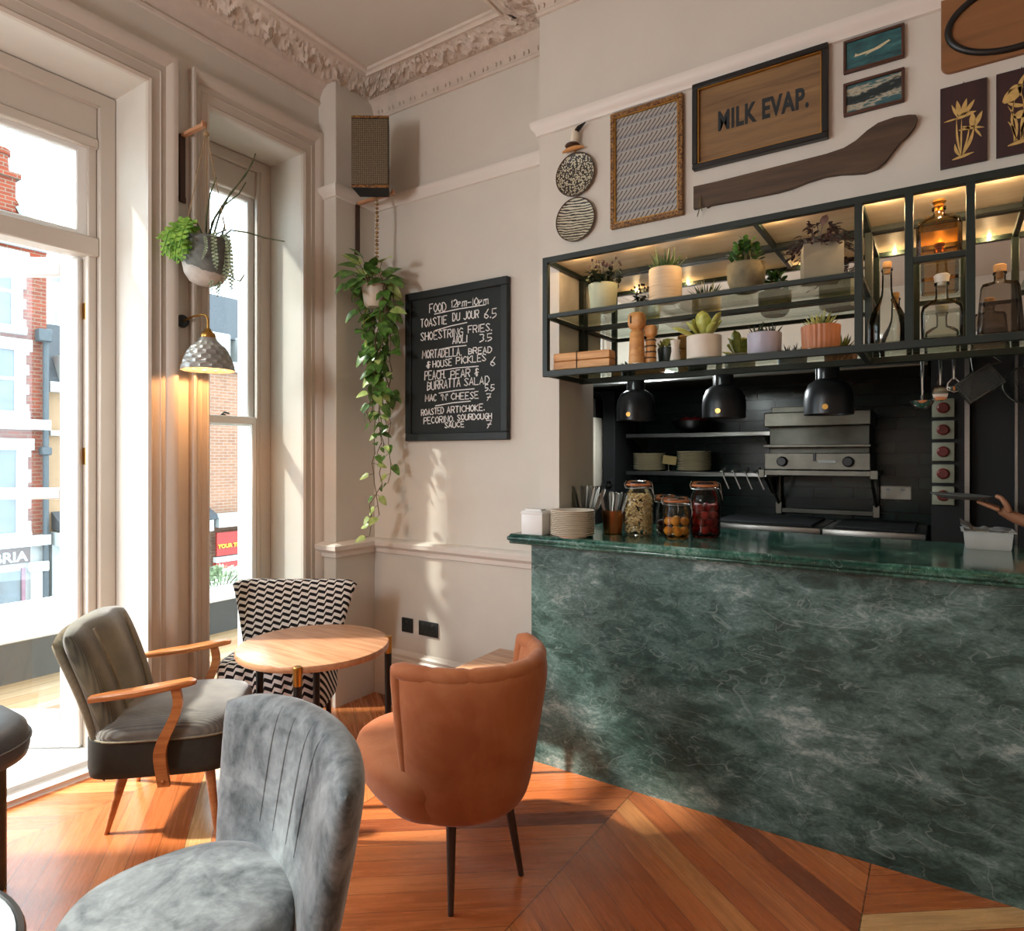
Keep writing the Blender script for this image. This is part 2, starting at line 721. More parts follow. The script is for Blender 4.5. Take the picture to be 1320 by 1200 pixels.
# back wall (alcove) and right/near walls
bm = B()
box(bm, -3.3, XE + .02, YB, YB + .1, 0, ZC)
struct('wall_back', bm, 'wall', label='cream alcove wall behind the menu board', cat='wall')
bm = B()
box(bm, XR, XR + .15, YN, 3.05, 0, ZC)
struct('wall_right', bm, 'wall', label='plain painted wall on the right of the room', cat='wall')
bm = B()
box(bm, XO, XR, YN - .15, YN, 0, ZC)
struct('wall_front', bm, 'wall', label='plain painted wall behind the viewer', cat='wall')

# kitchen-front wall with the serving hatch
HX0, HX1, HZ1 = -1.5125, 1.05, 2.385
bm = B()
box(bm, XE, HX0, YW, 3.05, 1.1085, ZC)
box(bm, HX1, XR, YW, 3.05, 1.1085, ZC)
box(bm, 1.26, XR, YW, 3.05, 0, 1.12)
box(bm, HX0, HX1, YW, 3.05, HZ1, ZC)
struct('wall_hatch', bm, 'wall', label='cream wall above and around the kitchen hatch', cat='wall')

# kitchen shell
t = NT('dark_green_tiles')
tc = t.n('ShaderNodeTexCoord')
mp = t.n('ShaderNodeMapping')
t.link(tc.outputs['Object'], mp.inputs[0])
mp.inputs['Rotation'].default_value = (PI / 2, 0, 0)
br = t.n('ShaderNodeTexBrick')
t.link(mp.outputs[0], br.inputs['Vector'])
br.inputs['Color1'].default_value = lin('#10201c')
br.inputs['Color2'].default_value = lin('#16302a')
br.inputs['Mortar'].default_value = lin('#070b0a')
br.inputs['Scale'].default_value = 1.0
br.inputs['Brick Width'].default_value = .24
br.inputs['Row Height'].default_value = .075
br.inputs['Mortar Size'].default_value = .004
t.col(br.outputs['Color'])
t.set(rough=.22)
t.bump(t.math('SUBTRACT', 1.0, br.outputs['Fac']), .3, .004)
M['tiles'] = t.m
bm = B()
box(bm, KX0, KX1, KY, KY + .1, 0, 2.75)
struct('wall_kitchen_back', bm, 'tiles', label='dark green metro tiled kitchen wall', cat='wall')
M['kitchendark'] = plain('kitchen_dark_paint', '#17191a', .6, var=.1)
bm = B()
box(bm, KX0 - .1, KX0, 3.05, KY + .1, 0, 2.75)
struct('wall_kitchen_left', bm, 'kitchendark', label='dark left wall of the kitchen', cat='wall')
bm = B()
box(bm, KX1, KX1 + .1, 3.05, KY + .1, 0, 2.75)
struct('wall_kitchen_right', bm, 'kitchendark', label='dark right wall of the kitchen', cat='wall')
bm = B()
box(bm, KX0 - .1, KX1 + .1, 3.05, KY + .1, 2.75, 2.85)
struct('ceiling_kitchen', bm, 'kitchendark', label='dark low ceiling of the kitchen', cat='ceiling')
bm = B()
box(bm, KX0, XE + .0, YB + .1, 3.06, 0, 2.75)
struct('wall_kitchen_front', bm, 'kitchendark', label='kitchen side of the alcove wall', cat='wall')


# --- mouldings along the wall line (picture rail, chair rail, skirting)
def run(name, prof, pts, m, label):
    """pts: list of fn(offset)->(x,y); prof [(offset,z)]"""
    bm = B()
    sweep(bm, [(lambda o, r, f=f: Vector((*f(o), r))) for f in pts], prof)
    o = struct(name, bm, m, label=label, cat='moulding')
    return o


alcove = [lambda o: (-3.16, 2.635 - o), lambda o: (-2.997 + o, 2.635 - o), lambda o: (-2.997 + o, YB - o), lambda o: (XE + .02, YB - o)]
rail = [(0, 3.018), (.012, 3.022), (.018, 3.04), (.03, 3.052), (.036, 3.07), (.036, 3.084), (0, 3.09)]
run('trim_1', rail, alcove, 'trim', 'white picture rail round the alcove above the menu board')
hatchrun = [lambda o: (XE - o, YB - .02), lambda o: (XE - o, YW - o), lambda o: (XR, YW - o)]
run('trim_2', rail, hatchrun, 'trim', 'white picture rail above the gallery of pictures')
crail = [(0, .875), (.016, .88), (.02, .905), (.045, .925), (.05, .95), (.03, .962), (.012, .968), (0, .97)]
run('trim_3', crail, alcove, 'trim', 'white chair rail below the menu board')
base = [(.028, 0), (.028, .24), (.02, .25), (.022, .268), (.008, .288), (0, .292)]
run('baseboard_back', base, alcove, 'trim', 'tall white skirting board of the alcove')
run('baseboard_left', base, [lambda o: (XL + o, YN), lambda o: (XL + o, OPEN[0][0] - .13)], 'trim', 'white skirting board under the window wall')

# --- cornice with floral enrichment
LF = 1.35
corn_path = [lambda p: (XL + p * LF, YN), lambda p: (XL + p * LF, YB - p), lambda p: (XE - p, YB - p), lambda p: (XE - p, YW - p), lambda p: (XR, YW - p)]
prof = [(0, 3.597), (.010, 3.60), (.014, 3.615), (.007, 3.622), (.012, 3.65), (.03, 3.688), (.05, 3.70), (.056, 3.708), (.06, 3.708)]
bm = B()
sweep(bm, [(lambda o, r, f=f: Vector((*f(o), r))) for f in corn_path], prof)
prof2 = [(.232, 3.722), (.236, 3.712), (.246, 3.710), (.25, 3.722), (.258, 3.727), (.268, 3.727), (.272, 3.74)]
sweep(bm, [(lambda o, r, f=f: Vector((*f(o), r))) for f in corn_path], prof2)
struct('trim_4', bm, 'plaster', label='plaster cornice mouldings round the ceiling', cat='moulding')


def ornament(u, v):
    """height of a running leaf scroll, u along (m), v across 0..1"""
    P = .24
    k = math.floor(u / P)
    a = (u / P - k)
    sgn = 1 if k % 2 == 0 else -1
    h = 0.0
    # rosette in the middle of each repeat
    du, dv = (a - .5) * P, (v - .5) * .17
    r = math.hypot(du, dv)
    th = math.atan2(dv, du)
    if r < .07:
        h += max(0, 1 - r / (.05 + .018 * math.cos(5 * th + k))) * .9
        h += .5 * max(0, 1 - r / .014)
        h -= .35 * max(0, 1 - abs(r - .018) / .006)
    # scroll stem
    st = .5 + sgn * .27 * math.sin(2 * PI * a)
    h += max(0, 1 - abs(v - st) / .09) * .7
    # leaves
    for q in range(6):
        la = (q + .5) / 6
        lv = .5 - sgn * .3 * math.sin(2 * PI * la + .8)
        ex, ey = (a - la) * P, (v - lv) * .17
        rr = math.hypot(ex * 1.0, ey * 1.6)
        tt = math.atan2(ey, ex)
        h += max(0, 1 - rr / (.026 + .010 * math.cos(3 * tt + q))) * .75
    h = h * .75 + .55 * max(0, noise.noise(Vector((u * 60, v * 11, k * 1.0)))) + .3 * max(0, noise.noise(Vector((u * 120, v * 22, 3.0))))
    return min(h, 1.25) * min(1, v / .06, (1 - v) / .06)


bm = B()
segs = [(0, 1, 1.1, 2.951), (1, 2, None, None), (2, 3, None, None), (3, 4, None, None)]


def ornrun(f0, f1, pa, pb, nu, off):
    nv = 16
    rows = []
    for i in range(nu + 1):
        row = []
        for j in range(nv + 1):
            p = pa + (pb - pa) * j / nv
            a, b = Vector(f0(p)), Vector(f1(p))
            q = a.lerp(b, i / nu)
            L = (Vector(f1(pa)) - Vector(f0(pa))).length
            h = ornament(off + i / nu * L, j / nv)
            z0 = 3.708 + (3.722 - 3.708) * j / nv
            row.append(bm.verts.new((q.x, q.y, z0 - .030 * h)))
        rows.append(row)
    for a, b in zip(rows, rows[1:]):
        for j in range(nv):
            bm.faces.new((a[j], a[j + 1], b[j + 1], b[j]))


cpt = [lambda p: (XL + p * LF, -.3)] + corn_path[1:4] + [lambda p: (1.2, YW - p)]
ornrun(cpt[0], cpt[1], .06, .232, 330, 0)
ornrun(cpt[1], cpt[2], .06, .232, 160, .1)
ornrun(cpt[2], cpt[3], .06, .232, 36, .2)
ornrun(cpt[3], cpt[4], .06, .232, 280, 0)
ornrun(corn_path[0], cpt[0], .06, .232, 60, 0)
ornrun(cpt[4], corn_path[4], .06, .232, 40, 0)
# egg drops in the cove of the back wall
for k in range(46):
    x = -2.95 + k * .03
    if x < XE - .03 and k % 3 != 2:
        lathe(bm, [(0, -.014), (.006, -.008), (.007, 0), (.004, .009), (0, .012)], 6, (x, YB - .014, 3.640))
for k in range(90):
    x = XE + .0 + k * .03
    if k % 3 != 2:
        lathe(bm, [(0, -.014), (.006, -.008), (.007, 0), (.004, .009), (0, .012)], 6, (x, YW - .014, 3.640))
struct('trim_5', bm, 'plaster', label='band of plaster leaves and flowers on the ceiling cornice', cat='moulding')

# --- casings round the openings
CP = [(0, .0), (0, .022), (.012, .03), (.02, .022), (.055, .022), (.058, .027), (.064, .022), (.085, .022), (.088, .03), (.104, .042), (.116, .05), (.13, .05), (.13, 0)]
for k, (a, b) in enumerate(OPEN):
    bm = B()
    wl = .10 / .13 if k == 3 else 1.0
    wt = 1.25
    z1 = 3.256
    sweep(bm, [lambda o, r: Vector((XL + r, a - o * wl, 0)), lambda o, r: Vector((XL + r, a - o * wl, z1 + o * wt)),
               lambda o, r: Vector((XL + r, b + o, z1 + o * wt)), lambda o, r: Vector((XL + r, b + o, 0))], CP)
    struct('trim_%d' % (6 + k), bm, 'casing', label=['moulded casing of the first window', 'moulded casing of the second window', 'moulded casing round the open glazed door', 'moulded casing round the tall sash window'][k], cat='casing')


# --- windows and door
def fbox(bm, y0, y1, z0, z1, x0=XF - .07, x1=XF, bev=.006):
    box(bm, x0, x1, y0, y1, z0, z1, bev, 1)


def sash_window(name, a, b, label):
    w = bpy.data.objects.new(name, None)
    COL.objects.link(w)
    w['kind'] = 'structure'
    w['label'] = label
    w['category'] = 'window'
    bm = B()
    fw = .075
    fbox(bm, a, a + fw, 0, 3.255, XF - .12, XF)
    fbox(bm, b - fw, b, 0, 3.255, XF - .12, XF)
    fbox(bm, a, b, 3.19, 3.255, XF - .12, XF)
    fbox(bm, a + fw, b - fw, 3.04, 3.19, XF - .06, XF - .02)          # blind box panel
    fbox(bm, a, b, 0, .05, XF - .2, XF + .02)
    fbox(bm, a + fw, a + fw + .018, .05, 3.19, XF - .03, XF - .005, .002)
    fbox(bm, b - fw - .018, b - fw, .05, 3.19, XF - .03, XF - .005, .002)
    obj('frame', bm, 'casing', w)
    for nm, z0, z1, xx in (('upper_sash', 1.66, 3.05, XF - .10), ('lower_sash', .05, 1.715, XF - .055)):
        bm = B()
        y0, y1 = a + fw, b - fw
        st = .042
        fbox(bm, y0, y0 + st, z0, z1, xx, xx + .04)
        fbox(bm, y1 - st, y1, z0, z1, xx, xx + .04)
        fbox(bm, y0, y1, z1 - (.045 if nm[0] == 'l' else .035), z1, xx, xx + .04)
        fbox(bm, y0, y1, z0, z0 + (.10 if nm[0] == 'l' else .04), xx, xx + .04)
        s_ = obj(nm, bm, 'white', w)
        bm = B()
        box(bm, xx + .018, xx + .022, y0 + st - .005, y1 - st + .005, z0 + .02, z1 - .02)
        obj('pane', bm, 'glass', s_)
    bm = B()
    tube(bm, [(XF - .03, (a + b) / 2 - .02, 1.715), (XF - .03, (a + b) / 2, 1.735), (XF - .03, (a + b) / 2 + .03, 1.728)], .006)
    lathe(bm, [(.0, 0), (.012, 0), (.012, .01), (0, .012)], 10, (XF - .035, (a + b) / 2, 1.714))
    obj('sash_lock', bm, 'steeldark', w)
    return w


sash_window('window_1', *OPEN[3], 'tall white sash window beside the hanging planter')
sash_window('window_2', *OPEN[1], 'sash window behind the viewer')
sash_window('window_3', *OPEN[0], 'farthest sash window behind the viewer')

a, b = OPEN[2]
door = bpy.data.objects.new('door_1', None)
COL.objects.link(door)
door['kind'] = 'structure'
door['label'] = 'white glazed door standing open to the balcony'
door['category'] = 'door'
bm = B()
fw = .075
for y0, y1 in ((a, a + fw), (b - fw, b)):
    fbox(bm, y0, y1, 0, 3.255, XF - .12, XF)
fbox(bm, b - fw - .04, b - fw, .05, 3.19, XF - .12, XF - .03)
fbox(bm, a + fw, a + fw + .04, .05, 3.19, XF - .12, XF - .03)
fbox(bm, a, b, 3.185, 3.255, XF - .12, XF)
fbox(bm, a + fw, b - fw, 3.02, 3.19, XF - .06, XF - .025)
fbox(bm, a + fw, b - fw, 2.98, 3.03, XF - .09, XF - .01)
fbox(bm, a + fw, b - fw, 2.455, 2.545, XF - .12, XF - .005)
obj('frame', bm, 'casing', door)
bm = B()
fbox(bm, a + fw + .03, a + fw + .08, 2.54, 3.0, XF - .085, XF - .045)
fbox(bm, b - fw - .085, b - fw - .035, 2.54, 3.0, XF - .085, XF - .045)
fbox(bm, a + fw + .03, b - fw - .03, 2.955, 3.0, XF - .085, XF - .045)
fbox(bm, a + fw + .03, b - fw - .03, 2.54, 2.575, XF - .085, XF - .045)
tl = obj('transom_light', bm, 'white', door)
bm = B()
box(bm, XF - .067, XF - .063, a + fw + .06, b - fw - .06, 2.55, 2.98)
obj('pane', bm, 'glass', tl)
bm = B()
box(bm, XF + .15, XO + .05, a, b, 0, .028, .008, 2)
box(bm, XF + .08, XO + .05, a, b, .028, .055, .008, 2)
obj('threshold', bm, 'white', door)
# the leaf, opened outwards
HY = b - fw - .045
HXp = XF - .085
ang = math.atan2(-.552, -.834)
mtx = Matrix.Translation((HXp, HY, 0)) @ Matrix.Rotation(ang, 4, 'Z')
bm = B()
LW = .60
for x0, x1, z0, z1 in ((0, .095, .06, 2.45), (LW - .095, LW, .06, 2.45), (.09, LW - .09, 2.36, 2.45), (.09, LW - .09, 1.27, 1.325), (.09, LW - .09, .06, .235)):
    box(bm, x0, x1, -.0225, .0225, z0, z1, .006, 1, 0, mtx)
lf = obj('door_leaf', bm, 'white', door)
for z0, z1 in ((.235, 1.27), (1.325, 2.36)):
    bm = B()
    box(bm, .09, LW - .09, -.003, .003, z0 - .005, z1 + .005, 0, 1, 0, mtx)
    obj('pane', bm, 'glass', lf)
for z in (2.19, 1.48, .35):
    bm = B()
    lathe(bm, [(0, -.052), (.006, -.05), (.004, -.045), (.009, -.042), (.009, .042), (.004, .045), (.006, .05), (0, .052)], 10, (XF - .06, HY + .012, z))
    box(bm, XF - .10, XF - .062, HY + .004, HY + .03, z - .04, z + .04, .001, 1)
    obj('hinge', bm, 'brass', door)
# exterior next

# ================================================================== OUTSIDE
t = NT('deck_boards')
v = t.coord('Object', (1, 1, 1))
sx = t.n('ShaderNodeSeparateXYZ')
t.link(v, sx.inputs[0])
s = t.math('DIVIDE', sx.outputs[0], .12)
bi = t.math('FLOOR', s)
fr = t.math('FRACT', s)
wn = t.n('ShaderNodeTexWhiteNoise', noise_dimensions='1D')
t.link(bi, wn.inputs['W'])
n2 = t.noise(t.coord('Object', (14, 1, 1)), 3, 5)
c = t.ramp(t.math('ADD', t.math('MULTIPLY', wn.outputs['Value'], .5), t.math('MULTIPLY', n2, .5)), [(.2, '#66431f'), (.5, '#85643f'), (.8, '#9c8160')])
c = t.mix(t.math('LESS_THAN', fr, .05), c, '#3a2c20')
t.col(c)
t.set(rough=.7)
M['deck'] = t.m
bm = B()
box(bm, -5.10, XO, -4.5, 5.5, -.10, -.015)
struct('balcony_floor', bm, 'deck', label='weathered wooden deck boards of the balcony', cat='floor')
M['stonegrey'] = plain('grey_stone', '#4c4b49', .85, var=.12, scale=7, bump=.2)
bm = B()
box(bm, -5.5, -5.10, -4.5, 5.5, -.3, .25)
struct('wall_parapet', bm, 'stonegrey', label='low grey balcony parapet', cat='wall')
bm = B()
box(bm, -6.2, -5.09, -4.5, 5.5, .25, .31, .01, 1)
struct('trim_10', bm, 'exterior', label='white coping on the balcony parapet', cat='coping')
bm = B()
box(bm, -30, -6.2, -25, 40, -5.2, -5.0)
struct('street', bm, plain('asphalt', '#555558', .9, var=.1), label='grey street below the balcony', cat='street')


def brick_mat(name, c1, c2, mortar, sc=1.0):
    t = NT(name)
    tc = t.n('ShaderNodeTexCoord')
    mp = t.n('ShaderNodeMapping')
    t.link(tc.outputs['Object'], mp.inputs[0])
    mp.inputs['Rotation'].default_value = (0, PI / 2, PI / 2)
    sx = t.n('ShaderNodeSeparateXYZ')
    t.link(tc.outputs['Object'], sx.inputs[0])
    cb = t.n('ShaderNodeCombineXYZ', i_X=t.math('ADD', sx.outputs[1], sx.outputs[0]), i_Y=sx.outputs[2], i_Z=0.0)
    br = t.n('ShaderNodeTexBrick')
    t.link(cb.outputs[0], br.inputs['Vector'])
    br.inputs['Color1'].default_value = lin(c1)
    br.inputs['Color2'].default_value = lin(c2)
    br.inputs['Mortar'].default_value = lin(mortar)
    br.inputs['Scale'].default_value = 1
    br.inputs['Brick Width'].default_value = .225 * sc
    br.inputs['Row Height'].default_value = .075 * sc
    br.inputs['Mortar Size'].default_value = .009
    t.col(br.outputs['Color'])
    t.set(rough=.9)
    return t.m


M['redbrick'] = brick_mat('red_brick', '#7c3117', '#66270f', '#6f5a4a')
M['pinkbrick'] = brick_mat('pale_brick', '#8a6149', '#7c5540', '#8a7668')
M['stucco'] = plain('cream_stucco', '#927457', .9, var=.06)
M['slate'] = plain('slate_roof', '#3a3c40', .7, var=.2, scale=30)
M['stone'] = plain('pale_stone', '#9c9c99', .85, var=.06)
M['winglass'] = plain('street_window_glass', '#4c565c', .15, var=.3, scale=3, spec=.6)
M['signred'] = plain('red_sign', '#8c1a0e', .5, var=.05)
M['signyellow'] = plain('yellow_lettering', '#c99d28', .5, var=.03)
M['signbrown'] = plain('brown_sign', '#40200f', .5, var=.1)
M['signwhite'] = plain('white_lettering', '#b4b4b0', .5, var=.02)
M['leadpipe'] = plain('grey_drainpipe', '#3c4246', .6, var=.1)

XS = -15.0
FACE_E = Matrix.Rotation(PI / 2, 4, 'Z') @ Matrix.Rotation(PI / 2, 4, 'X')      # lettering read from +X

# red brick building
bd = thing('brick_building', 'red brick building with white window surrounds across the street', 'building', (XS, 0, -5))
bm = B()
box(bm, -8, 0, -3, 5.72, 4.75, 10.6)
# stepped gable
prism(bm, [(5.72, 10.6), (5.62, 10.9), (5.35, 11.0), (5.28, 11.35), (5.12, 11.62), (4.2, 11.9), (3.0, 11.9), (2.0, 10.6)], 0, .5, lambda a, b, c: Vector((-c, a, b)))
obj('wall', bm, 'redbrick', bd)
bm = B()
box(bm, -8, .02, -3, 5.72, 0, 4.75)
obj('shop_front', bm, 'stone', bd)
bm = B()
box(bm, -.7, .05, 4.72, 5.18, 11.2, 11.85)
box(bm, -.75, .1, 4.66, 5.26, 11.85, 11.95)
lathe(bm, [(.15, 11.95), (.13, 12.1), (.12, 12.3), (.16, 12.32), (.16, 12.42), (.10, 12.46), (0, 12.46)], 12, (-.2, 5.02, 0))
obj('chimney', bm, 'redbrick', bd)
bm = B()
tube(bm, [(.06, 5.25, 11.35), (.06, 5.4, 11.05), (.06, 5.5, 10.85), (.06, 5.63, 10.72)], [.09, .08, .08, .09], 8)
box(bm, -.2, .1, 2.0, 5.73, 10.55, 10.68)
obj('gable_coping', bm, 'stone', bd)
for z0, z1, y1 in ((8.95, 10.35, 5.28), (7.3, 8.65, 5.33), (4.95, 6.72, 5.36)):
    bm = B()
    box(bm, 0, .10, y1 - .13, y1, z0, z1)
    box(bm, 0, .10, y1 - 1.5, y1 - 1.28, z0, z1)
    box(bm, 0, .13, y1 - 1.6, y1 + .10, z1 - .12, z1 + .1)
    box(bm, 0, .13, y1 - 1.6, y1 + .06, z0 - .1, z0 + .05)
    for q in range(7):
        if q % 2 == 0:
            box(bm, 0, .06, y1, y1 + .07, z0 + q * (z1 - z0) / 7, z0 + (q + 1) * (z1 - z0) / 7)
    wf = obj('window', bm, 'signwhite', bd)
    bm = B()
    box(bm, .02, .05, y1 - 1.28, y1 - .13, z0 + .05, z1 - .1)
    obj('pane', bm, 'winglass', wf)
    bm = B()
    zc = (z0 + z1) / 2
    box(bm, .05, .075, y1 - 1.28, y1 - .13, zc - .03, zc + .03)
    box(bm, .05, .075, y1 - .78, y1 - .72, z0, z1 - .1)
    box(bm, .05, .075, y1 - .18, y1 - .13, z0, z1 - .1)
    obj('glazing_bar', bm, 'signwhite', wf)
bm = B()
for z in (7.0, 4.72):
    box(bm, 0, .18, -3, 5.73, z, z + .2)
obj('ledge', bm, 'signwhite', bd)
bm = B()
box(bm, .02, .06, 3.2, 5.42, 4.40, 4.70)
sg = obj('shop_sign', bm, 'signbrown', bd)
bm = B()
text_mesh(bm, 'SOBRIA', Matrix.Translation((.075, 5.36, 4.44)) @ FACE_E, .27, .012, .006, align='RIGHT')
obj('lettering', bm, 'signwhite', sg)
bm = B()
for q in range(5):
    box(bm, .02, .08, 5.27 - q * .62, 5.33 - q * .62, 2.9, 4.3)
box(bm, .02, .1, 2.7, 5.4, 2.8, 2.95)
obj('shop_window_bar', bm, plain('plum_paint', '#7a5560', .5), bd)
bm = B()
box(bm, .015, .04, 2.7, 5.3, 2.95, 4.25)
obj('shop_window', bm, 'winglass', bd)
bm = B()
box(bm, 0, .12, 5.42, 5.66, 2.2, 4.3, .02, 1)
box(bm, 0, .2, 5.38, 5.70, 4.2, 4.4, .02, 1)
obj('pilaster', bm, 'signwhite', bd)
bm = B()
tube(bm, [(.12, 5.66, 2.0), (.12, 5.66, 8.85)], .055, 8)
box(bm, .03, .24, 5.50, 5.735, 8.75, 9.0, .02, 1)
box(bm, .04, .22, 5.56, 5.735, 6.5, 6.66, .02, 1)
obj('drainpipe', bm, 'leadpipe', bd)

# cream shop building right of it
b2 = thing('cream_building', 'cream stucco building with mansard roof and red shop sign across the street', 'building', (XS, 0, -5))
bm = B()
box(bm, -8, -.1, 5.74, 9.1, 0, 7.9)
obj('wall', bm, 'stucco', b2)
bm = B()
loft(bm, [[(-8, 5.74, 7.95), (-.05, 5.74, 7.95), (-.05, 9.1, 7.95), (-8, 9.1, 7.95)], [(-7, 5.9, 9.3), (-.9, 5.9, 9.3), (-.9, 9.1, 9.3), (-7, 9.1, 9.3)]])
obj('roof', bm, 'slate', b2)
for y in (5.98, 6.6, 7.4, 8.3):
    bm = B()
    box(bm, -.6, -.02, y, y + .2, 8.0, 8.55)
    w_ = obj('dormer_window', bm, 'signwhite', b2)
    bm = B()
    box(bm, -.05, .0, y + .04, y + .16, 8.08, 8.48)
    obj('pane', bm, 'winglass', w_)
bm = B()
box(bm, -.2, .12, 5.74, 9.1, 7.78, 7.98)
box(bm, -.2, .04, 5.78, 9.1, 6.9, 7.0)
obj('ledge', bm, 'signwhite', b2)
bm = B()
loft(bm, [[(-.1, 5.84, 5.35), (-.1, 9.1, 5.35), (-.1, 9.1, 5.0), (-.1, 5.84, 5.0)], [(.5, 5.80, 5.08), (.5, 9.1, 5.08), (.5, 9.1, 4.98), (.5, 5.80, 4.98)]])
obj('canopy_roof', bm, 'slate', b2)
bm = B()
box(bm, -.1, .35, 5.80, 9.1, 4.68, 4.95)
obj('fascia', bm, 'signwhite', b2)
bm = B()
box(bm, .1, .16, 5.98, 6.75, 4.12, 4.66, .01, 1)
sg = obj('shop_sign', bm, 'signred', b2)
bm = B()
text_mesh(bm, 'BIG', Matrix.Translation((.175, 6.03, 4.42)) @ FACE_E, .2, .012, .008)
text_mesh(bm, 'BUS', Matrix.Translation((.175, 6.03, 4.22)) @ FACE_E, .2, .012, .008)
obj('lettering', bm, 'signyellow', sg)
bm = B()
box(bm, .1, .14, 6.06, 6.3, 3.6, 3.8)
obj('notice', bm, 'signred', b2)
bm = B()
box(bm, -.1, .1, 5.78, 5.92, 2.0, 4.7)
obj('pilaster', bm, 'stone', b2)

# pale brick building with the ticket shop
b3 = thing('ticket_shop_building', 'pale brick building with striped red ticket shop fascia seen through the sash window', 'building', (XS, 0, -5))
bm = B()
box(bm, -8, 0, 9.16, 14.5, 0, 8.6)
obj('wall', bm, 'pinkbrick', b3)
bm = B()
box(bm, -8, .15, 9.16, 14.5, 8.6, 8.85)
for k in range(5):
    box(bm, -.6, .05, 9.2 + k * .9, 9.75 + k * .9, 8.85, 9.55, .03, 1)
obj('cornice', bm, 'stone', b3)
bm = B()
loft(bm, [[(-6, 9.2, 9.5), (-.3, 9.2, 9.5), (-.3, 14.5, 9.5), (-6, 14.5, 9.5)], [(-5, 9.6, 10.8), (-1.2, 9.6, 10.8), (-1.2, 14.2, 10.8), (-5, 14.2, 10.8)]])
obj('roof', bm, 'slate', b3)
bm = B()
box(bm, -.1, .45, 9.17, 14.5, 4.75, 5.0)
box(bm, -.1, .40, 9.17, 14.5, 5.0, 5.06)
obj('fascia', bm, 'stone', b3)
bm = B()
box(bm, .3, .36, 9.17, 12.5, 4.05, 4.62)
sg = obj('shop_sign', bm, 'signred', b3)
bm = B()
text_mesh(bm, 'YOUR TICKETS', Matrix.Translation((.375, 9.19, 4.24)) @ FACE_E, .135, .01, .005)
obj('lettering', bm, 'signyellow', sg)
for q, mname in enumerate(('signwhite', 'signred', 'signwhite', 'signred')):
    bm = B()
    z = 4.02 - q * .14
    loft(bm, [[(.3 + .05 * q, 9.17, z), (.3 + .05 * q, 12.5, z), (.2, 12.5, z), (.2, 9.17, z)], [(.35 + .05 * q, 9.17, z - .13), (.35 + .05 * q, 12.5, z - .13), (.2, 12.5, z - .13), (.2, 9.17, z - .13)]])
    obj('awning_stripe', bm, mname, b3)
bm = B()
box(bm, .1, .14, 9.17, 12.5, 2.3, 3.3)
obj('shop_window', bm, 'winglass', b3)
# hazy stone church spire behind
sp = thing('stone_spire', 'pale stone church spire rising behind the street roofs', 'spire', (-26, 11.0, -5))
bm = B()
lathe(bm, [(1.1, 0), (1.1, 10), (1.3, 10.1), (1.3, 10.5), (.85, 10.6), (.85, 12.6), (1.0, 12.7), (.9, 12.9), (.5, 14.6), (.1, 17.5), (0, 17.6)], 8)
obj('tower', bm, 'stone', sp)
bm = B()
for k in range(8):
    a_ = k * PI / 4 + .39
    lathe(bm, [(.14, 10.5), (.12, 11.4), (0, 12.2)], 6, (1.15 * math.cos(a_), 1.15 * math.sin(a_), 0))
obj('pinnacle', bm, 'stone', sp)
# grey balcony shrub near the sash window
bu = thing('balcony_shrub', 'grey silvery shrub on the balcony outside the sash window', 'shrub', (-5.45, 3.42, .31))
bm = B()
for k in range(420):
    th, ph = random.uniform(0, 2 * PI), random.uniform(.05, 1.5)
    r = random.uniform(.5, 1)
    p = Vector((.16 * math.cos(th) * math.cos(ph), .3 * math.sin(th) * math.cos(ph), .15 * math.sin(ph))) * r
    leaf(bm, p, p + Vector((0, 0, .1)), (0, 0, 1), .05, .02, .2, .2, 3)
obj('foliage', bm, 'greyleaf', bu)
bm = B()
for k in range(9):
    tube(bm, [(0, (k - 4) * .03, 0), (random.uniform(-.06, .06), (k - 4) * .05, .11)], .006, 5)
obj('stem', bm, 'stem', bu)

# ================================================================== SEATING AND TABLES
def velvet(name, dark, light_, scale=5, streak=1.0):
    t = NT(name)
    v = t.coord('Object')
    f1 = t.noise(v, scale, 5, .62, .9)
    f2 = t.noise(v, scale * 6, 4, .6, .4)
    f = t.math('ADD', t.math('MULTIPLY', f1, .75), t.math('MULTIPLY', f2, .28 * streak))
    t.col(t.ramp(f, [(.36, dark), (.68, light_)]))
    t.set(rough=.75, sheen=.6, spec=.25)
    t.b.inputs['Sheen Roughness'].default_value = .35
    t.bump(f2, .12, .003)
    return t.m


M['greyvelvet'] = velvet('grey_crushed_velvet', '#4d5558', '#a9afb1', 6.5)
M['rust'] = velvet('rust_orange_upholstery', '#a8613a', '#c9875a', 2.2, .5)
M['rust'].node_tree.nodes['Principled BSDF'].inputs['Sheen Weight'].default_value = .25


def corduroy(name, dark, light_, axis):
    t = NT(name)
    tc = t.n('ShaderNodeTexCoord')
    sx = t.n('ShaderNodeSeparateXYZ')
    t.link(tc.outputs['Object'], sx.inputs[0])
    w = t.math('SINE', t.math('MULTIPLY', sx.outputs[axis], 2 * PI / .007))
    f = t.noise(t.coord('Object'), 6, 4)
    g = t.math('ADD', f, t.math('MULTIPLY', w, .10))
    t.col(t.ramp(g, [(.3, dark), (.7, light_)]))
    t.set(rough=.8, sheen=.5, spec=.2)
    t.bump(w, .25, .002)
    return t.m


M['olive'] = corduroy('olive_corduroy', '#4b4c42', '#7b7862', 1)
M['seatcord'] = corduroy('grey_olive_corduroy', '#5a5b5a', '#86857b', 1)
M['linen'] = plain('pale_olive_linen', '#8c8570', .9, var=.15, scale=60, bump=.3)
M['greyleather'] = plain('grey_leather', '#54585b', .45, var=.15, scale=12, bump=.15)

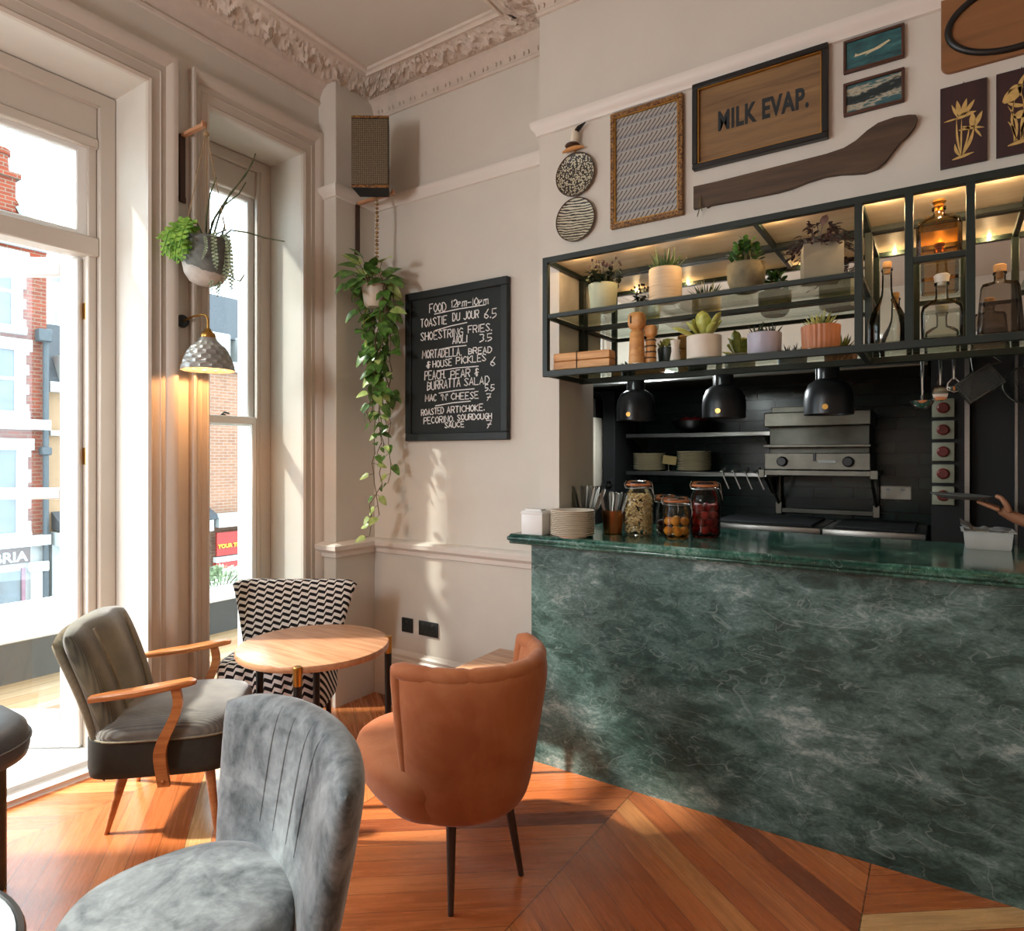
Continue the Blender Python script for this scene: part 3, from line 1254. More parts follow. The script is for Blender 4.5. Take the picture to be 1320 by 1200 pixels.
t = NT('zigzag_weave')
tc = t.n('ShaderNodeTexCoord')
sx = t.n('ShaderNodeSeparateXYZ')
t.link(tc.outputs['Object'], sx.inputs[0])
w = t.math('SUBTRACT', sx.outputs[2], t.math('MULTIPLY', sx.outputs[0], .9))
p = .048
u = t.math('DIVIDE', t.math('ADD', sx.outputs[1], 2.0), p)
fr = t.math('FRACT', u)
st = t.math('MINIMUM', t.math('MAXIMUM', t.math('MULTIPLY', t.math('SUBTRACT', fr, .38), 4.0), 0.0), 1.0)
stair = t.math('MULTIPLY', t.math('ADD', t.math('FLOOR', u), st), .0292)
drift = t.math('MULTIPLY', t.math('ADD', sx.outputs[1], 2.0), .30)
q = t.math('ADD', t.math('SUBTRACT', w, t.math('SUBTRACT', stair, drift)), 3.0)
ph = t.math('FRACT', t.math('DIVIDE', q, .040))
t.col(t.mix(t.math('GREATER_THAN', ph, .5), '#1d1c1e', '#e6e2dc'))
t.set(rough=.85, spec=.2)
M['zigzag'] = t.m


def legbm(top, foot, r0=.019, r1=.010, seg=10):
    bm = B()
    a, b = Vector(top), Vector(foot)
    tube(bm, [a, a.lerp(b, .5), b], [r0, (r0 + r1) / 2, r1], seg)
    return bm


def seat_outline(k, n, rx0, rx1, ry, e=2.7, cx=0):
    a = 2 * PI * k / n
    c, s_ = math.cos(a), math.sin(a)
    x = math.copysign(abs(c) ** (2 / e), c) * (rx1 if c > 0 else rx0)
    y = math.copysign(abs(s_) ** (2 / e), s_) * ry
    return x + cx, y


def cushion(bm, rx0, rx1, ry, rings, e=2.7, n=48, cx=0, crown=0.0):
    """stacked rings (scale, z) closed at both ends"""
    rr = []
    for sc, z in rings:
        row = []
        for k in range(n):
            x, y = seat_outline(k, n, rx0, rx1, ry, e)
            row.append(Vector((x * sc + cx, y * sc, z)))
        rr.append(row)
    loft(bm, rr)


def barrel_chair(name, label, loc, rotz, mat, legmat, P, group=None):
    t_ = thing(name, label, 'chair', loc, rotz, group)
    zb, zt, th = P['zb'], P['zt'], P['th']
    pm = math.radians(P['wrap'])

    def back(s, t):
        ph = (s - .5) * 2 * pm
        k = abs(2 * s - 1)
        top = zt - P.get('drop', 0) * k ** 3
        bot = zb + P.get('rise', 0) * k ** 2
        z = bot + (top - bot) * t
        f = (z - zb) / (zt - zb)
        rx = P['rx0'] + (P['rx1'] - P['rx0']) * f
        ry = P['ry0'] + (P['ry1'] - P['ry0']) * f ** P.get('flare', 1.0)
        return Vector((-rx * math.cos(ph) + P.get('bx', 0), ry * math.sin(ph) / math.sin(min(pm, PI / 2)), z))

    bm = B()
    pillow(bm, back, 40, 20, lambda s, t: th * (1 - .25 * abs(2 * s - 1) ** 4), 6, .4)
    bk = obj('backrest', bm, mat, t_, sharp=60)
    if P.get('roll'):
        bm = B()
        pts = [back(.0 + .012, v) for v in [i / 14 * .97 for i in range(15)]]
        pts += [back(.012 + i / 40 * .976, .975) for i in range(1, 40)]
        pts += [back(1 - .012, .97 - i / 14 * .97) for i in range(0, 15)]
        rs = []
        for i in range(len(pts)):
            q = min(1, i / 8, (len(pts) - 1 - i) / 8)
            pl = 1
            if P.get('pleats') and 15 < i < len(pts) - 16 and i % 6 == 0:
                pl = .86
            rs.append(P['roll'] * (.6 + .4 * q) * pl)
        tube(bm, pts, rs, 12)
        obj('edge_roll', bm, mat, bk, sharp=60)
    if P.get('seams'):
        bm = B()
        for s0 in P['seams']:
            pts = []
            for i in range(13):
                t0 = .40 + .57 * i / 12
                c = back(s0 + .02 * (t0 - .7), t0)
                e_ = 1e-3
                n = (back(s0 + e_, t0) - back(s0 - e_, t0)).cross(back(s0, t0 + e_) - back(s0, t0 - e_)).normalized()
                if n.x < 0:
                    n = -n
                h = th * ((1 - abs(2 * s0 - 1) ** 6) * (1 - abs(2 * t0 - 1) ** 6)) ** .4
                pts.append(c + n * (h + .0005))
            tube(bm, pts, [.001 + .002 * math.sin(PI * min(1, i / 12)) for i in range(13)], 6)
        obj('pleat', bm, mat, bk, sharp=60)
    bm = B()
    S = P['seat']
    z0, z1, rx0, rx1, ry = S
    cushion(bm, rx0, rx1, ry, [(.80, z0), (.90, z0 + .004), (.955, z0 + .03), (.975, z0 + .5 * (z1 - z0)), (1.0, z0 + .62 * (z1 - z0)), (1.005, z1 - .035), (.985, z1 - .014), (.93, z1 + .004), (.8, z1 + .014), (.55, z1 + .022), (.25, z1 + .026)], P.get('e', 2.5))
    se = obj('seat', bm, mat, t_, sharp=60)
    if P.get('welt'):
        bm = B()
        zz = z0 + .60 * (z1 - z0)
        pts = [Vector((*[c_ * 1.003 for c_ in seat_outline(k, 60, rx0, rx1, ry, P.get('e', 2.5))], zz)) for k in range(61)]
        tube(bm, pts, .004, 6, caps=False)
        obj('welt', bm, mat, se, sharp=60)
    for tp, ft in P['legs']:
        obj('leg', legbm(tp, ft), legmat, t_)
    return t_


def local(c, fw, p):
    v = Vector((p[0] - c[0], p[1] - c[1]))
    return v.dot(Vector((math.cos(fw), math.sin(fw)))), v.dot(Vector((-math.sin(fw), math.cos(fw))))


# rust orange tub chair
oc, of = (-1.484, 1.86), math.atan2(.265, -.964)
fa, fb = local(oc, of, (-1.3196, 1.636)), local(oc, of, (-1.2388, 1.931))
barrel_chair('tub_chair', 'rust orange tub chair seen from behind, pulled up to the round wooden table', (oc[0], oc[1], 0), of, 'rust', 'walnut',
             dict(zb=.265, zt=.79, th=.045, wrap=80, rx0=.235, rx1=.335, ry0=.215, ry1=.280, drop=-.0, rise=.0, roll=.030, pleats=True, e=2.6,
                  seat=(.27, .43, .22, .43, .285), legs=[((fa[0] + .05, fa[1] * .78, .30), (*fa, 0)), ((fb[0] + .05, fb[1] * .78, .30), (*fb, 0)), ((.30, .21, .29), (.38, .25, 0)), ((.30, -.21, .29), (.38, -.25, 0))]))

# grey velvet chair in the foreground
gc, gf = (-1.455, .825), math.atan2(-.97, -.25)
barrel_chair('cocktail_chair', 'grey crushed velvet cocktail chair in the foreground, seen over its seat', (gc[0], gc[1], 0), gf, 'greyvelvet', 'walnut',
             dict(zb=.30, zt=.81, th=.055, wrap=44, rx0=.30, rx1=.385, bx=.05, ry0=.28, ry1=.372, flare=.7, drop=.05, e=2.4, welt=True,
                  seams=(.34, .44, .56, .66), seat=(.25, .45, .25, .25, .245),
                  legs=[((-.17, .16, .27), (-.23, .2, 0)), ((-.17, -.16, .27), (-.23, -.2, 0)), ((.18, .16, .27), (.22, .2, 0)), ((.18, -.16, .27), (.22, -.2, 0))]))

# zigzag chair at the sash window
zf = math.atan2(-.834, .552)
zc = (-2.894, 2.164)
zt_ = thing('wing_chair', 'black and white zigzag upholstered chair in front of the sash window', 'chair', (zc[0], zc[1], 0), zf)


def zback(s, t):
    y = (s - .5) * 2
    z = .36 + (.785 - .36) * t
    hw = .245 + .105 * t ** 1.15
    return Vector((-.19 - .085 * t + .035 * y * y, y * hw, z + .012 * y * y * t - .035 * abs(y) ** 10 * t ** 6))


bm = B()
pillow(bm, zback, 30, 18, lambda s, t: .045, 6, .42)
obj('backrest', bm, 'zigzag', zt_, sharp=60)
bm = B()
cushion(bm, .23, .20, .275, [(.9, .20), (.97, .205), (.99, .23), (1, .33), (1.01, .40), (.99, .43), (.93, .445), (.6, .458), (.2, .462)], 4.5)
obj('seat', bm, 'zigzag', zt_, sharp=60)
for sx_ in (-.17, .15):
    for sy in (-.2, .2):
        obj('leg', legbm((sx_, sy, .22), (sx_ * 1.12, sy * 1.05, 0), .018, .012), 'walnut', zt_)

# olive armchair by the door
ac, af = (-2.71, 1.506), math.radians(44)
at_ = thing('armchair', 'olive corduroy armchair with bent wooden arms beside the open balcony door', 'armchair', (ac[0], ac[1], 0), af)


def aback(s, t):
    y = (s - .5) * 2
    z = .235 + (.828 - .235) * t
    hw = .205 + .05 * t
    return Vector((-.175 - .165 * t ** 1.1 + .035 * y * y + .02 * math.sin(PI * t), y * hw, z - .03 * abs(y) ** 3 * t))


def th_(s, t):
    y = abs(2 * s - 1)
    return .062 + .012 * math.cos(PI * min(1, y * 1.5)) * (.4 + t)


bm = B()
pillow(bm, aback, 34, 22, th_, 7, .40)
ab = obj('backrest', bm, 'olive', at_, sharp=60)
bm = B()
pillow(bm, lambda s, t: aback(.015 + .97 * s, .0 + .98 * t) + Vector((-.052, 0, -.02)), 20, 14, lambda s, t: .022, 10, .4)
obj('back_panel', bm, 'linen', ab, sharp=60)
bm = B()
for sy in (-1, 1):
    pts = [aback(.5 + sy * (.26 + .02 * t), t) + Vector((.066, 0, 0)) for t in [i / 10 * .9 + .06 for i in range(11)]]
    tube(bm, pts, .006, 6)
pts = [aback(s, .5) for s in (0,)]
obj('back_seam', bm, 'linen', ab, sharp=60)
bm = B()
cushion(bm, .27, .275, .245, [(.94, .235), (.98, .24), (1, .27), (1.0, .385)], 5.5)
sb = obj('seat_base', bm, plain('dark_olive_upholstery', '#33342f', .85, var=.15, scale=30), at_, sharp=60)
bm = B()
cushion(bm, .25, .285, .25, [(.97, .375), (1.0, .382), (1.012, .40), (1.0, .422), (.95, .443), (.82, .461), (.55, .474), (.25, .478)], 4.5)
se = obj('seat_cushion', bm, 'seatcord', at_, sharp=60)
bm = B()
tube(bm, [Vector((*[c_ * 1.0 for c_ in seat_outline(k, 60, .252, .288, .252, 4.5)], .384)) for k in range(61)], .0045, 6, caps=False)
obj('welt', bm, 'linen', se, sharp=60)
for sy in (-1, 1):
    bm = B()
    y0 = sy * .275
    arm = [(-.215, .565), (-.15, .573), (-.04, .583), (.06, .598), (.135, .609), (.16, .608)]
    rings = []
    for i, (x, z) in enumerate(arm):
        w = [.016, .026, .031, .031, .027, .012][i]
        h = [.011, .012, .013, .013, .012, .007][i]
        rings.append([Vector((x, y0 + w * cx_, z + h * cz_)) for cx_, cz_ in ((-1, -.5), (-.8, -1), (.8, -1), (1, -.5), (1, .5), (.8, 1), (-.8, 1), (-1, .5))])
    loft(bm, rings)
    ar = obj('arm', bm, 'teak', at_)
    bm = B()
    post = [(.085, .595), (.100, .53), (.078, .465), (.045, .40), (.028, .345), (.036, .28), (.046, .215)]
    wid = [.016, .017, .019, .021, .022, .022, .021]
    # smooth
    pp = []
    for i in range(len(post) - 1):
        for q in range(4):
            pp.append((post[i][0] + (post[i + 1][0] - post[i][0]) * q / 4, post[i][1] + (post[i + 1][1] - post[i][1]) * q / 4, wid[i] + (wid[i + 1] - wid[i]) * q / 4))
    pp.append((*post[-1], wid[-1]))
    for _ in range(3):
        pp = [pp[0]] + [tuple((pp[i - 1][j] + 2 * pp[i][j] + pp[i + 1][j]) / 4 for j in range(3)) for i in range(1, len(pp) - 1)] + [pp[-1]]
    rings = [[Vector((x + a_ * w_, y0 + b_ * .0095 + (0 if True else 0), z)) for a_, b_ in ((-1, -1), (1, -1), (1, 1), (-1, 1))] for x, z, w_ in pp]
    loft(bm, rings)
    lathe(bm, [(0, -.006), (.006, -.005), (.007, 0)], 8, (.044, y0 + sy * .010, .235), 0, Matrix.Rotation(sy * PI / 2, 4, 'X'))
    obj('arm_post', bm, 'teak', ar)
for p, q in (((-.15, .17), (-0.236, 0.259)), ((-.13, -.17), (-0.196, -0.175)), ((.18, .17), (.22, .20)), ((.18, -.17), (0.231, -0.254))):
    obj('leg', legbm((*p, .245), (*q, 0), .021, .010), 'teak', at_)

# grey leather stool at the left edge
s0 = thing('stool', 'grey leather topped stool on dark metal legs, cut by the left edge of the photo', 'stool', (-2.665, .655, -.0))
bm = B()
cushion(bm, .28, .28, .28, [(.9, .50), (.98, .51), (1, .535), (1.0, .56), (.97, .595), (.88, .618), (.6, .632), (.2, .637)], 2.6)
cu_ = obj('seat', bm, 'greyleather', s0, sharp=60)
bm = B()
tube(bm, [Vector((*[c_ * 1.003 for c_ in seat_outline(k, 48, .28, .28, .28, 2.6)], .562)) for k in range(49)], .005, 6, caps=False)
obj('welt', bm, 'greyleather', cu_)
for sx_, sy in ((.225, .01), (-.2, .1), (0, -.22), (-.02, .23)):
    bm = B()
    tube(bm, [(sx_, sy, 0), (sx_, sy, .51)], .019, 12)
    obj('leg', bm, 'steeldark', s0)

# dark rimmed side table at the bottom left corner
s1 = thing('side_table', 'small round table with pale top and dark rim in the bottom left corner', 'table', (-1.715, .222, 0))
bm = B()
lathe(bm, [(0, .478), (.35, .478), (.368, .482), (.37, .492), (.366, .502), (.357, .504), (.352, .500), (0, .500)], 64)
tp = obj('rim', bm, 'black', s1)
bm = B()
lathe(bm, [(0, .5005), (.352, .5005), (.352, .503), (0, .503)], 64)
obj('tabletop', bm, plain('pale_grey_tabletop', '#aab0ad', .2, var=.06), s1)
bm = B()
lathe(bm, [(0, .0), (.2, 0), (.2, .012), (.05, .02), (.03, .04), (.025, .46), (.06, .478), (0, .478)], 32)
obj('pedestal', bm, 'black', s1)

# round wooden table
rt = thing('round_table', 'round wooden cafe table with dark legs and brass leg tops', 'table', (-2.466, 2.037, 0))
bm = B()
lathe(bm, [(0, .566), (.332, .566), (.344, .57), (.347, .578), (.347, .592), (.344, .598), (.339, .600), (0, .600)], 72)
obj('tabletop', bm, 'oak', rt)
for lx, ly, zc_ in ((.215, -.262, .6), (.205, .270, .602), (-.083, .082, .565), (-.215, -.135, .565)):
    bm = B()
    tube(bm, [(lx * 1.02, ly * 1.02, 0), (lx * 1.02, ly * 1.02, .535 if zc_ > .58 else .566)], [.013, .018], 14)
    lg = obj('leg', bm, 'steeldark' if False else 'black', rt)
    if zc_ < .58:
        continue
    bm = B()
    lathe(bm, [(0, .520), (.0195, .520), (.0195, zc_ - .003), (.016, zc_), (0, zc_)], 16, (lx * 1.02, ly * 1.02, 0))
    obj('brass_cap', bm, 'brass', lg)

# low square table against the back wall
lt = thing('low_table', 'low square wooden table between the rust chair and the back wall', 'table', (-1.83, 2.66, 0))
bm = B()
box(bm, -.145, .145, -.205, .205, .43, .452, .006, 2)
obj('tabletop', bm, 'oak', lt)
for sx_ in (-.115, .115):
    for sy in (-.17, .17):
        bm = B()
        tube(bm, [(sx_, sy, 0), (sx_, sy, .43)], [.010, .015], 10)
        obj('leg', bm, 'walnut', lt)

# ================================================================== BAR COUNTER
WT = 1.107
ct = thing('bar_counter', 'green marble bar counter under the kitchen hatch', 'counter', (0, 0, 0))
bm = B()
bz = [(-1.665, 2.687), (1.235, 2.687), (1.235, 3.25), (-1.59, 3.25), (-1.59, 2.945), (-1.665, 2.945)]
prism(bm, bz, 0, 1.062, lambda a, b, c: Vector((a, b, c)))
obj('front_panel', bm, 'marblefront', ct)


def inset(poly, d):
    n = len(poly)
    out = []
    for i in range(n):
        p0, p1, p2 = Vector(poly[i - 1]), Vector(poly[i]), Vector(poly[(i + 1) % n])
        a, b = (p1 - p0).normalized(), (p2 - p1).normalized()
        na, nb = Vector((-a.y, a.x)), Vector((-b.y, b.x))
        out.append(p1 + (na + nb) * (d / (1 + na.dot(nb))))
    return out


bm = B()
wz = [(-1.748, 2.595), (1.24, 2.595), (1.24, 3.40), (-1.59, 3.40), (-1.59, 2.946), (-1.748, 2.946)]
rings = []
for d_, z in ((.030, 1.058), (.012, 1.060), (.008, 1.066), (.010, 1.072), (.002, 1.078), (0, 1.086), (.002, 1.094), (.008, 1.098), (.010, 1.101), (.013, WT)):
    rings.append([Vector((p.x, p.y, z)) for p in inset(wz, d_)])
loft(bm, rings)
obj('worktop', bm, 'marbletop', ct, sharp=60)

# ---- things on the counter
nb = thing('napkin_box', 'small white box at the left end of the marble counter', 'box', (-1.622, 2.655, WT))
bm = B()
box(bm, -.058, .058, -.036, .034, 0, .112, .004, 2)
box(bm, -.061, .061, -.039, .037, .096, .108, .003, 1)
obj('body', bm, 'white', nb)
bm = B()
box(bm, -.045, .045, -.024, .022, .11, .122, .002, 1)
obj('napkins', bm, plain('paper_napkin', '#f0eeea', .9, var=.03), nb)

plate0 = None
pc = Vector((-1.420, 2.652, WT))
for k in range(14):
    if plate0 is None:
        bm = B()
        lathe(bm, [(0, .002), (.055, .002), (.058, 0), (.062, 0), (.064, .004), (.092, .012), (.100, .0155), (.1015, .0172), (.0995, .0188), (.07, .0095), (.06, .0075), (0, .0075)], 44)
        plate0 = obj('plate', bm, 'cream', None, pc)
        tag(plate0, 'cream plate at the bottom of the stack on the marble counter', 'plate', 'stacked plates on the counter')
    else:
        o = plate0.copy()
        COL.objects.link(o)
        o.location = pc + Vector((random.uniform(-.0015, .0015), random.uniform(-.0015, .0015), .0083 * k))
        o['label'] = 'cream plate on top of the stack on the marble counter' if k == 13 else 'cream plate inside the tall stack on the marble counter'


M['cutlerysteel'] = plain('worn_steel', '#8f8f88', .38, 1.0, var=.15, scale=30)


def fan_of_cutlery(name, center, rad, n, L, kinds, group, label, ztop, spread):
    proto = {}
    for i in range(n):
        kd = kinds[i % len(kinds)]
        if kd not in proto:
            bm = B()
            if kd == 'knife':
                tube(bm, [(0, 0, 0), (0, 0, L * .45), (0, 0, L * .55)], [.0035, .0045, .005], 6, flat=.5)
                loft(bm, [[Vector((sx_ * .0055 * w, sy * .0016, L * z)) for sx_, sy in ((-1, -1), (1, -1), (1, 1), (-1, 1))] for z, w in ((.52, .7), (.6, 1), (.85, 1.05), (.96, .8), (1, .3))])
            else:
                loft(bm, [[Vector((sx_ * w, sy * .0015 + y, L * z)) for sx_, sy in ((-1, -1), (1, -1), (1, 1), (-1, 1))] for z, w, y in ((0, .004, 0), (.3, .0028, 0), (.6, .003, 0), (.8, .006, .002), (.93, .0068, .001), (1, .004, -.001))])
            proto[kd] = (bm, kd)
        a = (i + .5) / n * 2 - 1
        src = proto[kd]
        if isinstance(src[0], bmesh.types.BMesh):
            o = obj({'knife': 'table_knife', 'fork': 'fork'}[kd], src[0], 'cutlerysteel')
            proto[kd] = (o, kd)
        else:
            o = src[0].copy()
            COL.objects.link(o)
        bx = center[0] + a * rad * .45
        by = center[1] + ((i * 37) % 10 / 10 - .5) * rad * .9
        o.location = (bx, by, center[2] + .006)
        o.rotation_euler = (((i * 53) % 10 / 10 - .5) * .2, a * spread + random.uniform(-.05, .05), random.uniform(-.5, .5))
        tag(o, label % {'knife': 'knife', 'fork': 'fork'}[kd], 'cutlery', group)


kp = thing('cutlery_pot', 'dark cutlery pot behind the stacked plates on the counter', 'pot', (-1.452, 2.83, WT))
bm = B()
lathe(bm, [(0, 0), (.040, 0), (.043, .004), (.047, .09), (.045, .09), (.041, .008), (0, .008)], 24)
obj('body', bm, 'black', kp)
fan_of_cutlery('', (-1.452, 2.83, WT), .042, 22, .225, ['knife'], 'knives behind the plate stack', 'steel table %s standing in the pot behind the stacked plates', 0, .42)
cp = thing('copper_pot', 'copper cutlery pot left of the jar of nuts', 'pot', (-1.325, 2.885, WT))
bm = B()
lathe(bm, [(0, 0), (.042, 0), (.045, .003), (.054, .108), (.0545, .112), (.0515, .112), (.043, .006), (0, .006)], 28)
obj('body', bm, 'copper', cp)
fan_of_cutlery('', (-1.325, 2.885, WT), .045, 20, .195, ['fork', 'knife'], 'cutlery in the copper pot', 'steel %s standing in the copper pot', 0, .34)


def clip_jar(label, x, y, R, H, neck, loc_z=WT, lidm='copper'):
    j = thing('clip_jar', label, 'jar', (x, y, loc_z), random.uniform(-.4, .4))
    hb = H * .80
    prof = [(0, .004), (R * .8, .004), (R * .9, 0), (R * .97, .006), (R, .02), (R, hb * .74), (R * .97, hb * .83), (R * .88, hb * .90), (neck + .004, hb * .965), (neck, hb), (neck, hb + .006), (neck + .006, hb + .010), (neck + .006, hb + .016)]
    bm = B()
    lathe(bm, prof, 36)
    obj('body', bm, 'jarglass', j, sharp=50)
    bm = B()
    z = hb + .016
    lathe(bm, [(neck + .008, z), (neck + .009, z + .004), (neck + .008, z + .007), (neck - .004, z + .007)], 36)
    obj('seal', bm, plain('orange_rubber_seal', '#c8763e', .6), j)
    bm = B()
    lathe(bm, [(neck + .007, z + .007), (neck + .007, z + .016), (neck + .002, z + .022), (neck - .006, z + .019), (neck * .6, z + .021), (0, z + .020)], 36)
    obj('lid', bm, 'jarglass', j, sharp=50)
    bm = B()
    zz = z - .012
    pts = [Vector(((neck + .010) * math.cos(a_), (neck + .010) * math.sin(a_), zz)) for a_ in [2 * PI * k / 24 for k in range(25)]]
    tube(bm, pts, .0017, 6, caps=False)
    tube(bm, [(neck + .010, 0, zz), (neck + .022, 0, zz - .03), (R + .008, 0, zz - .055), (neck + .02, 0, zz - .02), (neck + .014, 0, z + .012), (neck + .004, .012, z + .018), (neck + .004, -.012, z + .018), (neck + .014, 0, z + .012)], .0018, 6)
    tube(bm, [(-neck - .010, .015, zz), (-neck - .016, .012, z + .006), (-neck - .010, 0, z + .022), (-neck - .016, -.012, z + .006), (-neck - .010, -.015, zz)], .0018, 6)
    obj('wire_clip', bm, 'steel', j)
    return j


clip_jar('tall clip-top glass jar of nuts on the counter', -1.205, 2.915, .0705, .272, .050)
clip_jar('small clip-top jar of dark pickles, behind between the nuts and the orange fruit', -1.112, 3.03, .050, .185, .040)
clip_jar('clip-top jar of whole orange fruit in amber liquid on the counter', -1.008, 2.88, .060, .187, .050)
clip_jar('tall clip-top jar of red fruit in dark red liquid, rightmost jar on the counter', -.913, 3.00, .0685, .272, .052)

M['nut'] = plain('nuts', '#efcb94', .6, var=.3, scale=50)
bm = B()
random.seed(11)
for k in range(620):
    z = random.uniform(.012, .192)
    a_ = random.uniform(0, 2 * PI)
    rmax = .061 if z < .165 else .061 - (z - .165) * .5
    r = rmax * (random.random() ** .25)
    m_ = Matrix.Translation((r * math.cos(a_), r * math.sin(a_), z)) @ Matrix.Rotation(random.uniform(0, PI), 4, 'X') @ Matrix.Rotation(random.uniform(0, PI), 4, 'Z') @ Matrix.Diagonal((.0085, .0055, .0055, 1))
    bmesh.ops.create_icosphere(bm, subdivisions=1, radius=1, matrix=m_)
o = obj('nuts', bm, 'nut', None, (-1.205, 2.915, WT))
tag(o, 'roasted nuts filling the tallest left jar', 'nuts', kind='stuff')

M['amberliquid'] = thin_glass('amber_liquid', '#f2d6a8', .4)
M['redliquid'] = thin_glass('red_liquid', '#d99a92', .4)
M['orangefruit'] = plain('orange_fruit', '#fbc873', .4, var=.15, scale=20)
M['redfruit'] = plain('red_fruit', '#a8323a', .4, var=.3, scale=30)
M['palefruit'] = plain('pink_fruit', '#d77a6c', .4, var=.25, scale=30)
M['darkberry'] = plain('dark_berry', '#4a1f1c', .4, var=.3, scale=30)


def liquid(name, label, x, y, r, h, m):
    bm = B()
    lathe(bm, [(0, .008), (r * .93, .008), (r, .02), (r, h), (0, h)], 32)
    o = obj(name, bm, m, None, (x, y, WT))
    tag(o, label, 'liquid', kind='stuff')


liquid('amber_syrup', 'amber liquid in the jar of orange fruit', -1.008, 2.88, .0565, .098, 'amberliquid')
liquid('red_syrup', 'dark red liquid in the rightmost jar', -.913, 3.00, .065, .150, 'redliquid')


def fruits(name, label, cat, group, x, y, rmax, spots, r, mats):
    first = {}
    for i, (fx, fy, fz) in enumerate(spots):
        mm = mats[i % len(mats)]
        if mm not in first:
            bm = B()
            bmesh.ops.create_icosphere(bm, subdivisions=2, radius=r)
            for v in bm.verts:
                v.co *= 1 + .10 * noise.noise(v.co * 60)
            o = obj(name, bm, mm, None)
            first[mm] = o
        else:
            o = first[mm].copy()
            COL.objects.link(o)
        o.location = (x + fx, y + fy, WT + fz)
        o.rotation_euler = (random.random() * 3, random.random() * 3, 0)
        tag(o, label, cat, group)


fruits('orange_fruit', 'whole orange fruit steeping in amber liquid in the clip-top jar', 'fruit', 'orange fruit in the jar', -1.008, 2.88, .05,
       [(-.032, -.02, .033), (.018, -.033, .031), (.03, .018, .033), (-.012, .03, .034), (-.03, -.018, .078), (.008, -.036, .079), (.036, .006, .078), (-.01, .024, .08)], .0205, ['orangefruit'])
sp_ = []
for lz in range(4):
    for q in range(5):
        a_ = 2 * PI * q / 5 + lz * .6
        sp_.append((.040 * math.cos(a_), .040 * math.sin(a_), .034 + lz * .034))
fruits('red_fruit', 'piece of red fruit in the rightmost jar on the counter', 'fruit', 'red fruit in the jar', -.913, 3.00, .05, sp_, .0195, ['redfruit', 'palefruit', 'palefruit'])
fruits('pickle', 'dark pickled berry in the small jar behind', 'fruit', 'dark pickles in the small jar', -1.112, 3.03, .04,
       [(.026 * math.cos(a_), .026 * math.sin(a_), z) for z in (.022, .052) for a_ in (0, 1.26, 2.51, 3.77, 5.03)], .016, ['darkberry'])

tr = thing('food_tray', 'shallow steel food tray with crumpled foil at the right end of the counter', 'tray', (.155, 3.29, WT))
bm = B()
loft(bm, [[Vector((sx_ * (.072 + .008 * f), sy * (.085 + .008 * f), z)) for sx_, sy in ((-1, -1), (1, -1), (1, 1), (-1, 1))] for f, z in ((0, 0), (.2, .004), (1, .068), (2.2, .070), (2.2, .072), (.9, .071), (.1, .006))], cap=True)
obj('tray', bm, plain('bright_tray_steel', '#d2d0cb', .55, .55, var=.06), tr)
bm = B()
g_ = 16
vs = {}
for i in range(g_ + 1):
    for j in range(g_ + 1):
        x = (i / g_ - .5) * .17
        y = (j / g_ - .5) * .18
        z = .070 + .022 * noise.noise(Vector((x * 28, y * 28, 1))) + .035 * max(0, 1 - abs(x + .09) / .05)
        vs[i, j] = bm.verts.new((x - .005, y, z))
for i in range(g_):
    for j in range(g_):
        bm.faces.new((vs[i, j], vs[i + 1, j], vs[i + 1, j + 1], vs[i, j + 1]))
obj('foil', bm, plain('foil', '#c9c9c6', .4, .7, var=.2, scale=40), tr, sharp=20)

# ================================================================== HANGING SHELF IN THE HATCH
SX0, SX1, SF, SBk, SZ0, SZM, SZ1 = -1.498, 1.02, 2.545, 2.90, 1.852, 2.112, 2.378
sh = thing('glass_shelf_rack', 'dark green steel rack with glass shelves and mirror back hanging in the hatch', 'shelf', (0, 0, 0))
pw = .0125
posts = [SX0, -.240, -.091, .077, .245, .42, .60, .80, SX1]
bm = B()


def bar(x0, y0, z0, x1, y1, z1, w=pw):
    box(bm, min(x0, x1) - w, max(x0, x1) + w, min(y0, y1) - w, max(y0, y1) + w, min(z0, z1) - w, max(z0, z1) + w, .0015, 1)


for y in (SF, SBk):
    for z in (SZ0, SZ1 - pw):
        bar(SX0, y, z, SX1, y, z)
    bar(SX0, y, SZM, -.24, y, SZM, .009)
    for x in posts:
        if y == SF or x in (SX0, -.24, .42, SX1):
            bar(x, y, SZ0, x, y, SZ1 - pw)
for x in (SX0, -.589, -.24, .245, SX1):
    bar(x, SF, SZ1 - pw, x, SBk, SZ1 - pw, .010)
for x in (SX0, -.24, SX1):
    bar(x, SF, SZ0, x, SBk, SZ0, .010)
bar(SX0, SF, SZM, SX0, SBk, SZM, .009)
bar(-.24, SF, SZM, -.24, SBk, SZM, .009)
for a_, b_ in ((-.091, .077), (.245, .42), (.60, .80)):
    bar(a_, SF, SZM + .02, b_, SF, SZM + .02, .010)
obj('frame', bm, 'greensteel', sh)
for (x0, x1, z) in ((SX0, SX1, SZ0 + pw + .001), (SX0, -.24, SZM + .010), (-.091, .077, SZM + .031), (.245, .42, SZM + .031), (.60, .80, SZM + .031)):
    bm = B()
    box(bm, x0 + .014, x1 - .014, SF + .012, SBk - .014, z, z + .006)
    obj('glass_shelf', bm, 'shelfglass', sh)
bm = B()
box(bm, SX0 - .010, SX1 + .010, SBk + .014, SBk + .02, SZ0 - .01, SZ1 - .0)
obj('mirror_back', bm, 'mirror', sh)
t = NT('soffit_board')
f = t.noise(t.coord('Object', (1.5, 8, 8)), 3, 5)
t.col(t.ramp(f, [(.3, '#d8c6a8'), (.7, '#e8dabf')]))
t.set(rough=.35)
M['soffit'] = t.m
bm = B()
box(bm, SX0, SX1, SF + .012, SBk + .01, SZ1 - .004, SZ1 + .004)
obj('top_board', bm, 'soffit', sh)
M['ledwarm'] = emit('warm_led', '#ffb45e', 30)
